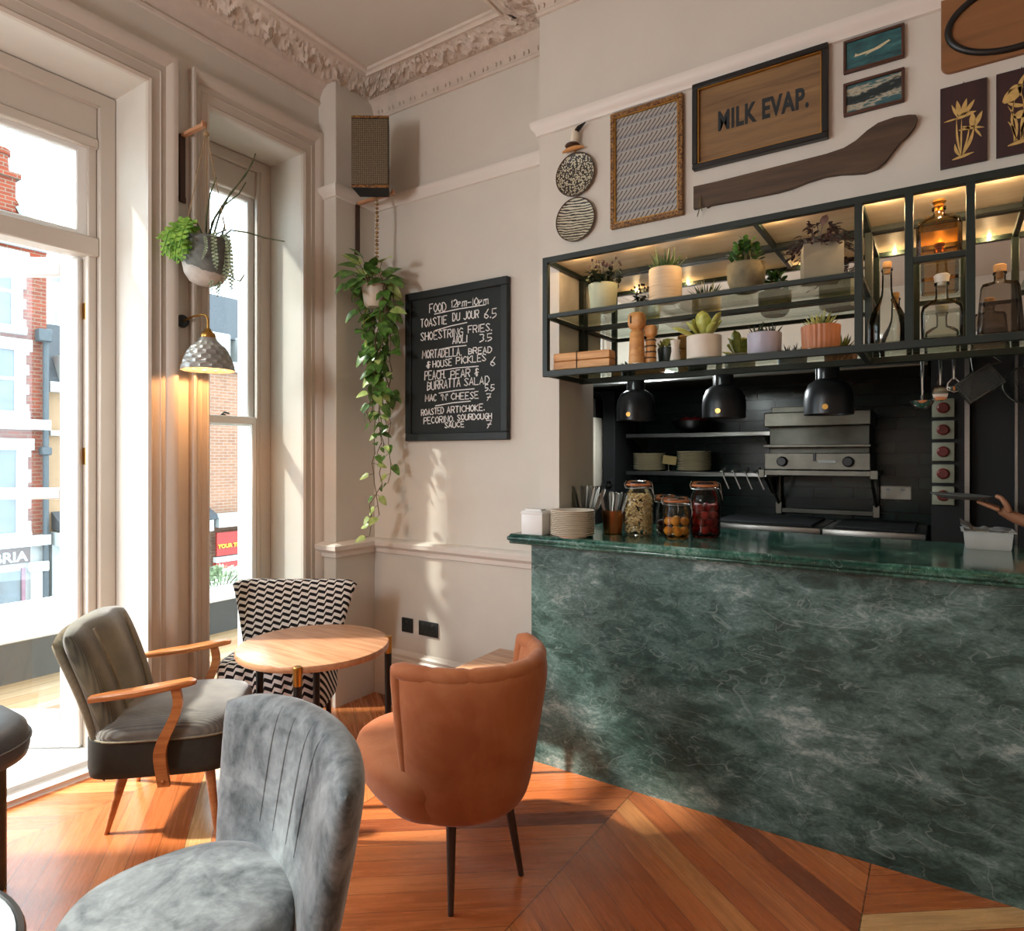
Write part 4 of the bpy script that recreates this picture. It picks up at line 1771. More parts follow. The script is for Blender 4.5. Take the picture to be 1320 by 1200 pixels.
for k in range(9):
    lx = -1.36 + .28 * k if k < 4 else -.17 + .165 * (k - 4)
    bm = B()
    lathe(bm, [(0, -.002), (.006, -.002), (.007, 0), (.007, .005), (0, .005)], 10, (lx, SF + .024, SZ1 - .010))
    obj('spot_lamp', bm, 'ledwarm', sh)
    light('rack_spot', 'POINT', (lx, SF + .026, SZ1 - .0165), .5 if k < 4 else 1.0, (1.0, .66, .34), shadow_soft_size=.003)
SHZ, MHZ, CHZ = SZ0 + pw + .007, SZM + .016, SZM + .037

# ---- plants on the rack
def pot(kind, R, H, m, t_, tap=.92):
    bm = B()
    if kind == 'square':
        rr = []
        for f, z in ((.94, 0), (1, .006), (1, H), (.9, H), (.88, H - .02)):
            rr.append([Vector((R * f * math.cos(PI / 4 + k * PI / 2) * 1.2, R * f * math.sin(PI / 4 + k * PI / 2) * 1.2, z)) for k in range(4)])
        loft(bm, rr)
    elif kind == 'bowl':
        lathe(bm, [(0, 0), (R * .62, 0), (R * .8, .012), (R * .96, H * .4), (R, H * .8), (R * .97, H * .95), (R, H), (R * .92, H), (R * .9, H - .02), (0, H - .02)], 36)
    elif kind == 'ribbed':
        lathe(bm, [(0, 0), (R * .9, 0), (R * .95, .006), (R * .97, H * .5), (R, H), (R * .9, H), (R * .88, H - .015), (0, H - .015)], 96, fn=lambda a_, z: 1 + .025 * math.cos(24 * a_) * (1 if .004 < z else 0))
    else:
        lathe(bm, [(0, 0), (R * tap - .004, 0), (R * tap, .005), (R, H - .004), (R * .99, H), (R * .92, H), (R * .9, H - .015), (0, H - .015)], 36)
    o = obj('pot', bm, m, t_)
    bm = B()
    lathe(bm, [(0, H - .010), (R * .88 if kind != 'square' else R * .8, H - .012)], 20)
    obj('soil', bm, 'soil', o)
    return o


def plant(name, label, x, y, z, group='potted plants on the glass rack'):
    return thing(name, label, 'plant', (x, y, z), random.uniform(0, 6), group)


M['palepot'] = plain('pale_green_pot', '#bfc3a4', .6, var=.08, scale=14)
t = NT('birch_bark')
v = t.coord('Object', (1.5, 1.5, 22))
f = t.noise(v, 4, 4)
t.col(t.ramp(f, [(.30, '#6a543c'), (.36, '#cdb493'), (.8, '#dbc8ab')]))
t.set(rough=.75)
M['birch'] = t.m
M['stonepot'] = plain('weathered_stone_pot', '#7a7158', .9, var=.3, scale=16, bump=.5)
M['concretepot'] = plain('square_concrete_pot', '#8d8673', .85, var=.12, scale=10, bump=.2)
M['whitepot'] = plain('cream_white_pot', '#d9cdbd', .5, var=.04)
M['lilacpot'] = plain('lilac_glazed_pot', '#aaa5b2', .35, var=.12, scale=12)
M['ribpot'] = plain('ribbed_terracotta_pot', '#b5744e', .5, var=.12, scale=12)
M['darkpot'] = plain('dark_green_pot', '#1d2a24', .4, var=.15)

random.seed(3)
# 1 small dark flowers in a pale green pot
p1 = plant('flowering_plant', 'dark leafed plant with small drooping flowers in a pale green pot', -1.265, 2.65, MHZ)
pot('round', .066, .118, 'palepot', p1, .86)
bm = B()
bs = B()
for k in range(46):
    a_ = random.uniform(0, 2 * PI)
    r = random.uniform(0, .055)
    p = Vector((r * math.cos(a_), r * math.sin(a_), .112))
    q = p + Vector((math.cos(a_) * random.uniform(.0, .05), math.sin(a_) * random.uniform(0, .05), random.uniform(.015, .06)))
    tube(bs, [p, q], .0012, 4)
    for j in range(3):
        d_ = Vector((random.uniform(-1, 1), random.uniform(-1, 1), random.uniform(-.4, .5)))
        leaf(bm, q, d_, (0, 0, 1), .032, .018, .3, .2, 4)
obj('foliage', bm, 'darkleaf', p1)
bf = B()
for k in range(26):
    a_ = random.uniform(0, 2 * PI)
    r = random.uniform(0, .04)
    p = Vector((r * math.cos(a_), r * math.sin(a_), .13))
    h_ = random.uniform(.05, .105)
    q = p + Vector((math.cos(a_) * random.uniform(.01, .055), math.sin(a_) * random.uniform(.01, .055), h_))
    tube(bs, [p, p.lerp(q, .6) + Vector((0, 0, .01)), q], .0009, 4)
    if k == 0:
        bmesh.ops.create_icosphere(bf, subdivisions=2, radius=.0058, matrix=Matrix.Diagonal((1, 1, 1.2, 1)))
        fl0 = fl = obj('flower', bf, 'purple', p1)
    else:
        fl = fl0.copy()
        COL.objects.link(fl)
        fl.parent = p1
    fl.location = q
obj('flower_stem', bs, 'stem', p1)
# 2 aloe in birch bark pot
p2 = plant('aloe', 'spiky aloe in a birch bark covered pot', -.968, 2.63, MHZ)
pot('round', .068, .135, 'birch', p2, 1.0)
bm = B()
for k in range(34):
    a_ = k * 2.4
    el = .35 + 1.0 * (k / 34)
    L = random.uniform(.05, .085) * (1.0 if k < 28 else 1.05)
    p = Vector((.02 * math.cos(a_), .02 * math.sin(a_), .125))
    spike(bm, p, (math.cos(a_) * math.cos(el), math.sin(a_) * math.cos(el), math.sin(el)), L, .0075, (0, 0, .22))
obj('leaves', bm, 'aloe', p2)
# 3 jade plant in stone bowl
p3 = plant('jade_plant', 'jade plant with round green leaves in a weathered stone bowl', -.645, 2.65, MHZ)
pot('bowl', .073, .108, 'stonepot', p3)
bm = B()
bs = B()
for k in range(15):
    a_ = k * 2.4
    r = .012 + .035 * (k / 15)
    top = Vector((math.cos(a_) * r * 1.4, math.sin(a_) * r * 1.4, .115 + .075 * (1 - (k / 15) ** 1.3) + .012))
    tube(bs, [(math.cos(a_) * .01, math.sin(a_) * .01, .095), top], .004, 6)
    for j in range(9):
        b_ = j * 2.1 + k
        d_ = Vector((math.cos(b_), math.sin(b_), random.uniform(.0, .9)))
        leaf(bm, top - Vector((0, 0, .004 * j)), d_, (0, 0, 1), .030, .021, -.1, .12, 5, 0, 'paddle')
obj('leaves', bm, 'jade', p3)
obj('stem', bs, 'stem', p3)
# 4 dark trailing plant in square concrete pot
p4 = plant('trailing_plant', 'dark purple leafed trailing plant in a square concrete pot', -.372, 2.64, MHZ)
p4.rotation_euler = (0, 0, .25)
pot('square', .078, .125, 'concretepot', p4)
bm = B()
bs = B()
for k in range(26):
    a_ = k * 2.4 + random.uniform(-.3, .3)
    up = random.uniform(.01, .07) if k % 4 else random.uniform(.06, .10)
    out = random.uniform(.04, .10) if k % 4 else random.uniform(.0, .03)
    p = Vector((.03 * math.cos(a_), .03 * math.sin(a_), .118))
    m_ = p + Vector((math.cos(a_) * out * .5, math.sin(a_) * out * .5, up))
    q = p + Vector((math.cos(a_) * out, math.sin(a_) * out, up - out * (.5 if k % 4 else -.1)))
    tube(bs, [p, m_, q], .0016, 5)
    for j in range(5):
        c_ = m_.lerp(q, j / 4)
        b_ = a_ + random.uniform(-1.3, 1.3)
        leaf(bm, c_, (math.cos(b_), math.sin(b_), random.uniform(-.3, .4)), (0, 0, 1), .036, .016, .25, .25, 4)
leaf(bm, (.0, -.02, .20), (.2, -.1, .5), (-.4, -.8, .2), .04, .034, 0, .1, 5)
tube(bs, [(0, 0, .11), (-.005, -.01, .16), (.0, -.02, .20)], .0018, 5)
tube(bs, [(0, 0, .11), (-.03, -.0, .17), (-.045, -.0, .222)], .0014, 5)
bmesh.ops.create_icosphere(bm, subdivisions=1, radius=.007, matrix=Matrix.Translation((-.045, 0, .224)))
obj('leaves', bm, 'purple', p4)
obj('stem', bs, 'purple', p4)
# 5 paddle plant
p5 = plant('paddle_plant', 'paddle plant with broad yellow green leaves in a cream pot', -.806, 2.632, SHZ)
p5.rotation_euler = (0, 0, .55)
pot('round', .069, .095, 'whitepot', p5, 1.0)
bm = B()
for a_, el, L, W in ((.2, .75, .10, .055), (3.3, .2, .125, .05), (3.0, .75, .09, .05), (1.5, 1.2, .125, .06), (4.4, 1.15, .10, .06), (5.6, .9, .115, .055), (2.2, 1.0, .10, .05), (5.1, .6, .08, .045), (.8, 1.0, .09, .045)):
    d_ = Vector((math.cos(a_) * math.cos(el), math.sin(a_) * math.cos(el), math.sin(el)))
    leaf(bm, Vector((.012 * math.cos(a_), .012 * math.sin(a_), .085)), d_, (-math.cos(a_) * math.sin(el), -math.sin(a_) * math.sin(el), math.cos(el)), L, W, -.15, .3, 8, 0, 'paddle')
ob_ = obj('leaves', bm, 'paddle', p5)
sm = ob_.modifiers.new('thickness', 'SOLIDIFY')
sm.thickness = .004
# 6 small spiky in lilac pot
p6 = plant('haworthia', 'low spiky succulent in a lilac grey glazed pot', -.572, 2.632, SHZ)
pot('round', .063, .082, 'lilacpot', p6, .97)
bm = B()
for k in range(44):
    a_ = k * 2.4
    el = .25 + .9 * (k / 44)
    p = Vector((.035 * math.cos(a_ * 1.7), .035 * math.sin(a_ * 1.7), .072))
    spike(bm, p, (math.cos(a_) * math.cos(el), math.sin(a_) * math.cos(el), math.sin(el)), random.uniform(.03, .05), .0055, (0, 0, .2))
obj('leaves', bm, 'darkleaf', p6)
# 7 variegated agave in ribbed pot
p7 = plant('agave', 'variegated agave in a ribbed terracotta pot', -.373, 2.63, SHZ)
pot('ribbed', .066, .088, 'ribpot', p7)
bm = B()
for k in range(30):
    a_ = k * 2.4
    el = .25 + 1.0 * (k / 30)
    spike(bm, (.012 * math.cos(a_), .012 * math.sin(a_), .078), (math.cos(a_) * math.cos(el), math.sin(a_) * math.cos(el), math.sin(el)), random.uniform(.045, .062), .0085, (0, 0, .25))
obj('leaves', bm, 'agave', p7)
# 8 yellow succulent in dark pot
p8 = plant('sedum', 'yellow green sedum in a small dark pot beside the wooden figurines', -.985, 2.715, SHZ)
pot('round', .047, .075, 'darkpot', p8, .9)
bm = B()
for k in range(40):
    a_ = k * 2.4
    r = .04 * math.sqrt(k / 40)
    for j in range(3):
        b_ = a_ + j * 2.1
        leaf(bm, (r * math.cos(a_), r * math.sin(a_), .075 + .028 * (1 - k / 40)), (math.cos(b_), math.sin(b_), .8), (0, 0, 1), .022, .015, 0, .2, 4, 0, 'paddle')
obj('leaves', bm, 'paddle', p8)
# 9 small vase
v9 = thing('bud_vase', 'small waisted white vase left of the paddle plant', 'vase', (-.915, 2.60, SHZ))
bm = B()
lathe(bm, [(0, 0), (.020, 0), (.022, .006), (.015, .04), (.016, .065), (.021, .085), (.019, .086), (.013, .06), (.012, .01), (0, .01)], 24)
obj('body', bm, 'whitepot', v9)
# 10 wooden trough with seedlings
bx = thing('wooden_box', 'rough wooden box of bound planks lying at the left end of the rack', 'box', (-1.335, 2.60, SHZ), .06)
for z0 in (0, .037):
    bm = B()
    box(bm, -.135, .135, -.034, .034, z0, z0 + .035, .003, 1)
    for v in bm.verts:
        v.co.y += .003 * noise.noise(v.co * 14)
        v.co.z += .0025 * noise.noise(v.co * 11 + Vector((3, 0, 0)))
    obj('plank', bm, 'pine', bx)
bm = B()
for xx in (-.02,):
    tube(bm, [(xx, -.036, -.0), (xx, -.0375, .036), (xx, -.036, .074), (xx, 0, .0755), (xx, .036, .074), (xx, .0375, .036), (xx, .036, 0)], .0025, 6)
obj('binding', bm, 'darkwood', bx)
p10 = plant('seedling', 'small green succulent behind the wooden box', -1.325, 2.755, SHZ)
pot('round', .035, .05, 'darkpot', p10, .9)
bm = B()
for k in range(14):
    a_ = k * 2.4
    el = .4 + .8 * k / 14
    leaf(bm, (.008 * math.cos(a_), .008 * math.sin(a_), .045), (math.cos(a_) * math.cos(el), math.sin(a_) * math.cos(el), math.sin(el)), (0, 0, 1), .05, .018, .1, .35, 5)
obj('leaves', bm, 'aloe', p10)


# wooden figurines
def figurine(label, x, y, H, hw, hh, bw):
    f_ = thing('wooden_figurine', label, 'figurine', (x, y, SHZ), -.2, 'wooden figurines on the rack')
    bm = B()
    hb = H - hh
    lathe(bm, [(0, 0), (bw * .98, 0), (bw, .006), (bw * .92, hb * .5), (bw * .85, hb * .9), (bw * .62, hb * .98), (bw * .5, hb), (0, hb)], 28)
    bd_ = obj('body', bm, 'pine', f_)
    bm = B()
    cushion(bm, hw, hw, hw * .85, [(.6, hb - .002), (.85, hb + .006), (1, hb + .022), (1.02, hb + hh * .55), (.95, hb + hh * .85), (.7, hb + hh * .97), (.3, hb + hh)], 3.0, 32)
    obj('head', bm, 'pine', f_, sharp=60)
    return f_, hb, bd_


f1, hb, _ = figurine('tall wooden figurine with a squarish head and a slot in its face', -1.085, 2.605, .222, .036, .072, .035)
bm = B()
box(bm, -.014, -.006, -.0345, -.030, hb + .022, hb + .055, .002, 1)
obj('slot', bm, 'walnut', f1)
f2, hb, bd_ = figurine('short wooden figurine with a round head and carved body', -1.032, 2.628, .165, .027, .05, .024)
bm = B()
for z in (.025, .05, .075, .10):
    lathe(bm, [(.0236, z - .003), (.0246, z), (.0236, z + .003)], 24)
obj('carved_band', bm, 'darkwood', f2)


# ---- bottles
def bottle(name, label, x, y, z, prof, m, stopper, kind='round', depth=.6, liquid=None, liqm=None, rot=0):
    b_ = thing(name, label, 'bottle', (x, y, z), rot, 'bottles on the rack')

    def shape(bm, prof, k=1.0):
        if kind == 'round':
            lathe(bm, [(r * k, zz) for r, zz in prof], 32)
        else:
            rr = []
            for r, zz in prof:
                r = max(r, .0005) * k
                e = 5 if r > .03 else 2.2
                dd = depth if r > .03 else 1
                row = []
                for q in range(36):
                    x_, y_ = seat_outline(q, 36, r, r, r * dd, e)
                    row.append(Vector((x_, y_, zz)))
                rr.append(row)
            loft(bm, rr, cap=True)
    bm = B()
    shape(bm, prof)
    obj('glass', bm, m, b_, sharp=45)
    zt_ = prof[-1][1]
    bm = B()
    for mname, pr_ in (stopper,):
        lathe(bm, [(r, zz + zt_) for r, zz in pr_], 24)
        obj('stopper', bm, mname, b_)
    if liquid:
        bm = B()
        pr2 = [(r, zz + .006) for r, zz in prof if zz < liquid]
        shape(bm, pr2 + [(pr2[-1][0], liquid)], .90)
        obj('spirit', bm, liqm, b_, sharp=45)
    return b_


corkp = [(0, -.02), (.010, -.02), (.010, 0), (.0145, .001), (.0145, .018), (.012, .022), (0, .022)]
bottle('clear_bottle', 'tall rounded clear bottle with a cork, left of the stacked bottles', -.162, 2.655, SHZ,
       [(0, .012), (.04, .004), (.05, 0), (.058, .006), (.060, .02), (.060, .075), (.055, .105), (.043, .130), (.028, .155), (.019, .18), (.0165, .2), (.0155, .262), (.018, .264), (.018, .272), (.016, .275)], 'clearbottle', ('cork', corkp))
bottle('amber_decanter', 'square shouldered amber decanter on the upper shelf of the rack', -.008, 2.645, CHZ,
       [(0, 0), (.062, 0), (.066, .006), (.066, .11), (.060, .132), (.042, .145), (.020, .15), (.017, .155), (.017, .165), (.021, .168), (.021, .176)], 'amber', ('brass', [(0, -.01), (.012, -.01), (.012, 0), (.020, .002), (.014, .010), (.022, .018), (.018, .026), (0, .028)]), 'flat', .62, .11, 'amber')
bottle('clear_decanter', 'broad clear decanter with a tall neck on the lower shelf, below the amber one', .0, 2.64, SHZ,
       [(0, .006), (.054, 0), (.060, .006), (.061, .095), (.056, .118), (.040, .132), (.021, .14), (.0185, .15), (.0185, .185), (.022, .188), (.022, .196)], 'clearbottle', ('cream', [(0, -.01), (.012, -.01), (.012, 0), (.02, .001), (.022, .014), (.024, .024), (.018, .03), (0, .031)]), 'flat', .66, .098, 'clearbottle')
bottle('smoky_bottle', 'smoky grey tapered bottle with a cork, right of the decanters', .158, 2.645, SHZ,
       [(0, .004), (.060, 0), (.064, .006), (.063, .03), (.052, .16), (.046, .172), (.02, .178), (.016, .184), (.016, .2), (.019, .202), (.019, .208)], 'greyglass', ('cork', [(0, -.02), (.010, -.02), (.010, 0), (.017, .001), (.018, .022), (.014, .026), (0, .026)]), 'flat', .6, .11, 'greyglass')

# ================================================================== PICTURES ON THE HATCH WALL
WY = YW - .001


def frame_rect(bm, w, h, fw, d0, d1, bev=.003):
    for x0, x1, z0, z1 in ((0, w, 0, fw), (0, w, h - fw, h), (0, fw, fw, h - fw), (w - fw, w, fw, h - fw)):
        box(bm, x0, x1, -d1, -d0, z0, z1, bev, 1)


# seagull figure (bird on a perch)
gl = thing('bird_ornament', 'small carved seabird ornament above the two round wall plates', 'ornament', (-1.425, WY, 2.902))
bm = B()
tube(bm, [(-.0, -.025, .012), (.012, -.03, .05), (.014, -.03, .085)], [.017, .020, .014], 12)
obj('body', bm, 'cream', gl, sharp=60)
bm = B()
tube(bm, [(.012, -.03, .068), (.035, -.03, .088), (.068, -.03, .104)], [.014, .015, .003], 10, flat=.6)
obj('wing', bm, 'black', gl, sharp=60)
bm = B()
lathe(bm, [(0, -.004), (.03, -.004), (.036, .002), (.03, .009), (0, .012)], 20, (0, -.028, .012))
obj('band', bm, 'walnut', gl)
bm = B()
tube(bm, [(-.052, -.028, -.004), (-.02, -.028, .002), (.02, -.028, .003), (.055, -.028, -.002)], [.006, .016, .016, .006], 10, flat=.6)
tube(bm, [(0, -.028, 0), (0, 0, .0)], .005, 8)
obj('perch', bm, 'pine', gl, sharp=60)

# round woven discs
t = NT('woven_dots')
vo = t.n('ShaderNodeTexVoronoi')
t.link(t.coord('Object'), vo.inputs['Vector'])
vo.inputs['Scale'].default_value = 125
t.col(t.mix(t.math('GREATER_THAN', vo.outputs['Distance'], .48), '#c3bda3', '#2a241d'))
t.set(rough=.45)
M['discdots'] = t.m
t = NT('woven_stripes')
tc = t.n('ShaderNodeTexCoord')
sx = t.n('ShaderNodeSeparateXYZ')
t.link(tc.outputs['Object'], sx.inputs[0])
nz = t.noise(t.coord('Object', (1, 1, 3)), 14, 3)
w = t.math('FRACT', t.math('ADD', t.math('DIVIDE', t.math('ADD', sx.outputs[2], t.math('MULTIPLY', sx.outputs[0], .1)), .0125), t.math('MULTIPLY', nz, 1.6)))
t.col(t.mix(t.math('GREATER_THAN', w, .55), '#c6bfa6', '#2a241d'))
t.set(rough=.45)
M['discstripes'] = t.m
for lab, z, m in (('round plate with a dark speckled pattern, upper of two on the wall', 2.787, 'discdots'), ('round plate with dark stripes, lower of two on the wall', 2.578, 'discstripes')):
    dk = thing('wall_plate', lab, 'plate', (-1.418, WY, z), 0, 'round plates on the wall')
    bm = B()
    mt = Matrix.Rotation(PI / 2, 4, 'X')
    lathe(bm, [(0, .006), (.06, .007), (.092, .014), (.098, .018)], 48, mtx=mt)
    obj('face', bm, m, dk)
    bm = B()
    lathe(bm, [(0, 0), (.09, 0), (.101, .014), (.1015, .0195), (.098, .0205), (.0965, .018)], 48, mtx=mt)
    obj('rim', bm, 'darkwood', dk)

# framed pattern
pf = thing('patterned_picture', 'tall gilt framed picture of small slanting strokes', 'picture', (-1.239, WY, 2.497))
bm = B()
W_, H_ = .331, .513
frame_rect(bm, W_, H_, .020, 0, .022)
t = NT('gilt_frame')
f = t.noise(t.coord('Object', (60, 60, 60)), 2, 3)
t.col(t.ramp(f, [(.35, '#3d2414'), (.5, '#7a5226'), (.7, '#a87c3e')]))
t.set(rough=.45)
M['gilt'] = t.m
fo = obj('frame', bm, 'gilt', pf)
bm = B()
for x0, x1, z0, z1 in ((.02, W_ - .02, .02, .024), (.02, W_ - .02, H_ - .024, H_ - .02), (.02, .024, .02, H_ - .02), (W_ - .024, W_ - .02, .02, H_ - .02)):
    box(bm, x0, x1, -.018, -.004, z0, z1)
obj('slip', bm, 'brass', fo)
t = NT('slanting_strokes')
tc = t.n('ShaderNodeTexCoord')
sx = t.n('ShaderNodeSeparateXYZ')
t.link(tc.outputs['Object'], sx.inputs[0])
row = t.math('DIVIDE', sx.outputs[2], .056)
ri = t.math('FLOOR', row)
rf = t.math('FRACT', row)
xx = t.math('ADD', t.math('DIVIDE', t.math('SUBTRACT', sx.outputs[0], t.math('MULTIPLY', rf, .040)), .0215), t.math('MULTIPLY', ri, .37))
bend = t.math('MULTIPLY', t.math('SINE', t.math('MULTIPLY', rf, 2 * PI)), .12)
fx = t.math('ABSOLUTE', t.math('SUBTRACT', t.math('FRACT', t.math('ADD', xx, bend)), .5))
on = t.math('MULTIPLY', t.math('LESS_THAN', fx, .16), t.math('MULTIPLY', t.math('GREATER_THAN', rf, .08), t.math('LESS_THAN', rf, .92)))
cc = t.mix(t.math('LESS_THAN', rf, .3), '#a7a49d', '#8f9294')
t.col(t.mix(on, cc, '#5a4d47'))
t.set(rough=.6)
M['strokes'] = t.m
bm = B()
box(bm, .022, W_ - .022, -.008, -.003, .022, H_ - .022)
obj('print', bm, 'strokes', pf)

# MILK EVAP. board
mk = thing('framed_sign', 'black framed wooden crate sign with stencilled lettering', 'sign', (-.865, WY, 2.668))
W_, H_ = .512, .353
bm = B()
frame_rect(bm, W_, H_, .022, 0, .03)
fo = obj('frame', bm, 'black', mk)
bm = B()
for x0, x1, z0, z1 in ((.022, W_ - .022, .022, .026), (.022, W_ - .022, H_ - .026, H_ - .022), (.022, .026, .022, H_ - .022), (W_ - .026, W_ - .022, .022, H_ - .022)):
    box(bm, x0, x1, -.024, -.006, z0, z1)
obj('slip', bm, 'brass', fo)
bm = B()
box(bm, .024, W_ - .024, -.010, -.004, .024, H_ - .024)
pn = obj('panel', bm, wood('crate_wood', '#6a5036', '#94744c', 4, .7, 0), mk)
bm = B()
text_mesh(bm, 'MILK EVAP.', Matrix.Translation((.100, -.0112, .142)) @ FACE_S, .108, .0008, .0036, sx=.60, spacing=1.08)
obj('lettering', bm, plain('stencil_ink', '#252c2f', .8, var=.2), pn)

# two small paintings
t = NT('sea_paint')
f = t.noise(t.coord('Object', (5, 5, 16)), 3, 5)
t.col(t.ramp(f, [(.3, '#1d3f45'), (.55, '#2f6266'), (.75, '#4f8788')]))
t.set(rough=.4)
M['seapaint'] = t.m
t = NT('lake_paint')
tc = t.n('ShaderNodeTexCoord')
sx = t.n('ShaderNodeSeparateXYZ')
t.link(tc.outputs['Object'], sx.inputs[0])
f = t.noise(t.coord('Object', (9, 9, 26)), 3, 5)
g = t.math('ADD', t.math('MULTIPLY', t.math('ABSOLUTE', t.math('SUBTRACT', sx.outputs[2], t.math('ADD', .050, t.math('MULTIPLY', sx.outputs[0], .12)))), 9), t.math('MULTIPLY', t.math('SUBTRACT', f, .5), .9))
t.col(t.ramp(g, [(.0, '#1c2a2c'), (.14, '#22373a'), (.25, '#b7b09a'), (.36, '#3b6468'), (.7, '#27494f')]))
t.set(rough=.4)
M['lakepaint'] = t.m
M['mahogany'] = plain('mahogany_frame', '#4a2c1e', .5, var=.2)
for lab, z, m in (('small framed picture of a pale aeroplane on teal, upper of two', 2.891, 'seapaint'), ('small framed teal lake landscape, lower of two', 2.734, 'lakepaint')):
    pp_ = thing('small_painting', lab, 'picture', (-.303, WY, z), 0, 'small paintings on the wall')
    W_, H_ = .193, .119
    bm = B()
    frame_rect(bm, W_, H_, .009, 0, .018, .002)
    obj('frame', bm, 'mahogany', pp_)
    bm = B()
    box(bm, .008, W_ - .008, -.010, -.003, .008, H_ - .008)
    cv_ = obj('canvas', bm, m, pp_)
    if m == 'seapaint':
        bm = B()
        prism(bm, [(.035, .052), (.04, .064), (.046, .058), (.10, .063), (.145, .078), (.15, .074), (.12, .058), (.09, .052), (.07, .046), (.078, .053)], 0, .0015, XZ(-.0102))
        obj('painted_aeroplane', bm, plain('pale_cream_paint', '#c9c19a', .6, var=.15, scale=40), cv_)

# carved boot/plank shape
sw = thing('carved_board', 'long dark wooden board with a curved upswept end', 'board', (-.861, WY, 2.50))
up = [(0, .101), (.10, .100), (.25, .103), (.40, .106), (.5, .108), (.56, .115), (.60, .132), (.635, .158), (.67, .176), (.72, .182), (.765, .178), (.785, .172), (.791, .160)]
dn = [(.784, .135), (.765, .110), (.74, .09), (.715, .06), (.695, .035), (.67, .016), (.63, .008), (.59, .014), (.55, .022), (.50, .026), (.44, .020), (.38, .008), (.33, .004), (.2, .006), (.07, .010), (.055, .004), (.045, .012), (0, .008)]
bm = B()
prism(bm, up + dn, 0, .022, XZ(0))
bmesh.ops.recalc_face_normals(bm, faces=bm.faces)
obj('board', bm, 'darkwood', sw)
bm = B()
tube(bm, [(.03, -.026, .05), (.028, -.03, .0), (.018, -.028, -.03)], .0022, 6)
tube(bm, [(.03, -.026, .05), (.033, -.029, .01), (.038, -.027, -.01)], .0018, 6)
obj('hanging_cord', bm, 'vine', sw)

# oval framed board top right
ov = thing('oval_frame', 'brown board with a black oval moulding at the top right', 'picture', (-.002, WY, 2.79))
bm = B()
poly = []
for cx_, cz_, a0 in ((.40, .03, -PI / 2), (.40, .255, 0), (.03, .255, PI / 2), (.03, .03, PI)):
    for k in range(6):
        a_ = a0 + k * PI / 10
        poly.append((cx_ + .03 * math.cos(a_), cz_ + .03 * math.sin(a_)))
prism(bm, poly, 0, .018, XZ(0))
obj('board', bm, wood('tan_leather_board', '#7a5230', '#99683c', 2, .6, 0), ov)
bm = B()
cx_, cz_, rx, rz = .205, .132, .185, .112
ring = [Vector((cx_ + rx * math.cos(a_), -.022, cz_ + rz * math.sin(a_))) for a_ in [2 * PI * k / 64 for k in range(65)]]
tube(bm, ring, .0105, 10, caps=False)
obj('oval_moulding', bm, 'black', ov, sharp=60)

# two marquetry panels
M['rosewood'] = wood('rosewood_panel', '#2a1618', '#3b2021', 5, .5, 2)
M['straw'] = plain('straw_inlay', '#c9a662', .5, var=.15, scale=60)


def blade2(bm, x, z, dx, dz, w, d=.0022, n=7, curve=0.0):
    """one pointed straw leaf lying on the panel"""
    L = math.hypot(dx, dz)
    ux, uz = dx / L, dz / L
    L_, R_ = [], []
    for i in range(n + 1):
        t_ = i / n
        ww = w * math.sin(PI * (t_ * .9 + .08)) * .5
        cx = x + dx * t_ - uz * curve * math.sin(PI * t_)
        cz = z + dz * t_ + ux * curve * math.sin(PI * t_)
        L_.append((cx - uz * ww, cz + ux * ww))
        R_.append((cx + uz * ww, cz - ux * ww))
    prism(bm, L_ + R_[::-1], 0, d, XZ(-.0122))


def flower_panel(x0, label):
    q = thing('inlaid_panel', label, 'picture', (x0, WY, 2.468), 0, 'straw inlay panels')
    bm = B()
    box(bm, 0, .130, -.012, 0, 0, .275, .001, 1)
    pn_ = obj('panel', bm, 'rosewood', q)
    bm = B()
    tube(bm, [(.062, -.006, .27), (.066, -.008, .281), (.07, -.006, .27)], .0018, 6)
    obj('hook', bm, 'steeldark', q)
    return pn_


pa = flower_panel(-.004, 'dark panel inlaid with straw crane flowers, left of two')
bm = B()
for a in ((.034, .022, .06, .012, .010, 0), (.058, .03, -.012, .13, .006, .004), (.058, .03, .002, .125, .005, .0), (.06, .03, .022, .10, .005, -.004), (.06, .03, .035, .09, .010, -.006), (.056, .03, -.015, .045, .009, .004),
          (.05, .16, -.04, -.004, .006, 0), (.042, .158, .058, .012, .016, .002), (.055, .165, -.008, .055, .014, 0), (.06, .165, .014, .055, .014, 0), (.066, .165, .03, .045, .013, 0), (.048, .165, -.016, .045, .008, 0),
          (.052, .118, .07, -.008, .011, .004), (.09, .118, .0, .05, .018, 0), (.095, .118, .022, .048, .014, 0), (.084, .116, -.022, .012, .008, 0), (.095, .115, .02, -.035, .007, 0)):
    blade2(bm, *a[:5], curve=a[5])
obj('straw_flower', bm, 'straw', pa)
pb = flower_panel(.151, 'dark panel inlaid with a straw fish among reeds, right of two')
bm = B()
for a in ((.03, .03, .07, .012, .012, 0), (.05, .04, -.02, .12, .007, -.012), (.055, .04, -.006, .14, .006, .012), (.062, .04, .004, .15, .006, -.01), (.07, .04, .016, .12, .007, .012), (.046, .04, -.016, .07, .007, -.008), (.066, .04, .024, .08, .007, .01),
          (.018, .175, .05, .04, .038, 0), (.064, .185, .016, .075, .012, .01), (.03, .17, .05, -.02, .012, -.004), (.045, .12, .04, .01, .026, 0), (.08, .16, .03, .06, .014, 0), (.03, .2, .04, .02, .01, .01)):
    blade2(bm, *a[:5], curve=a[5])
obj('straw_fish', bm, 'straw', pb)

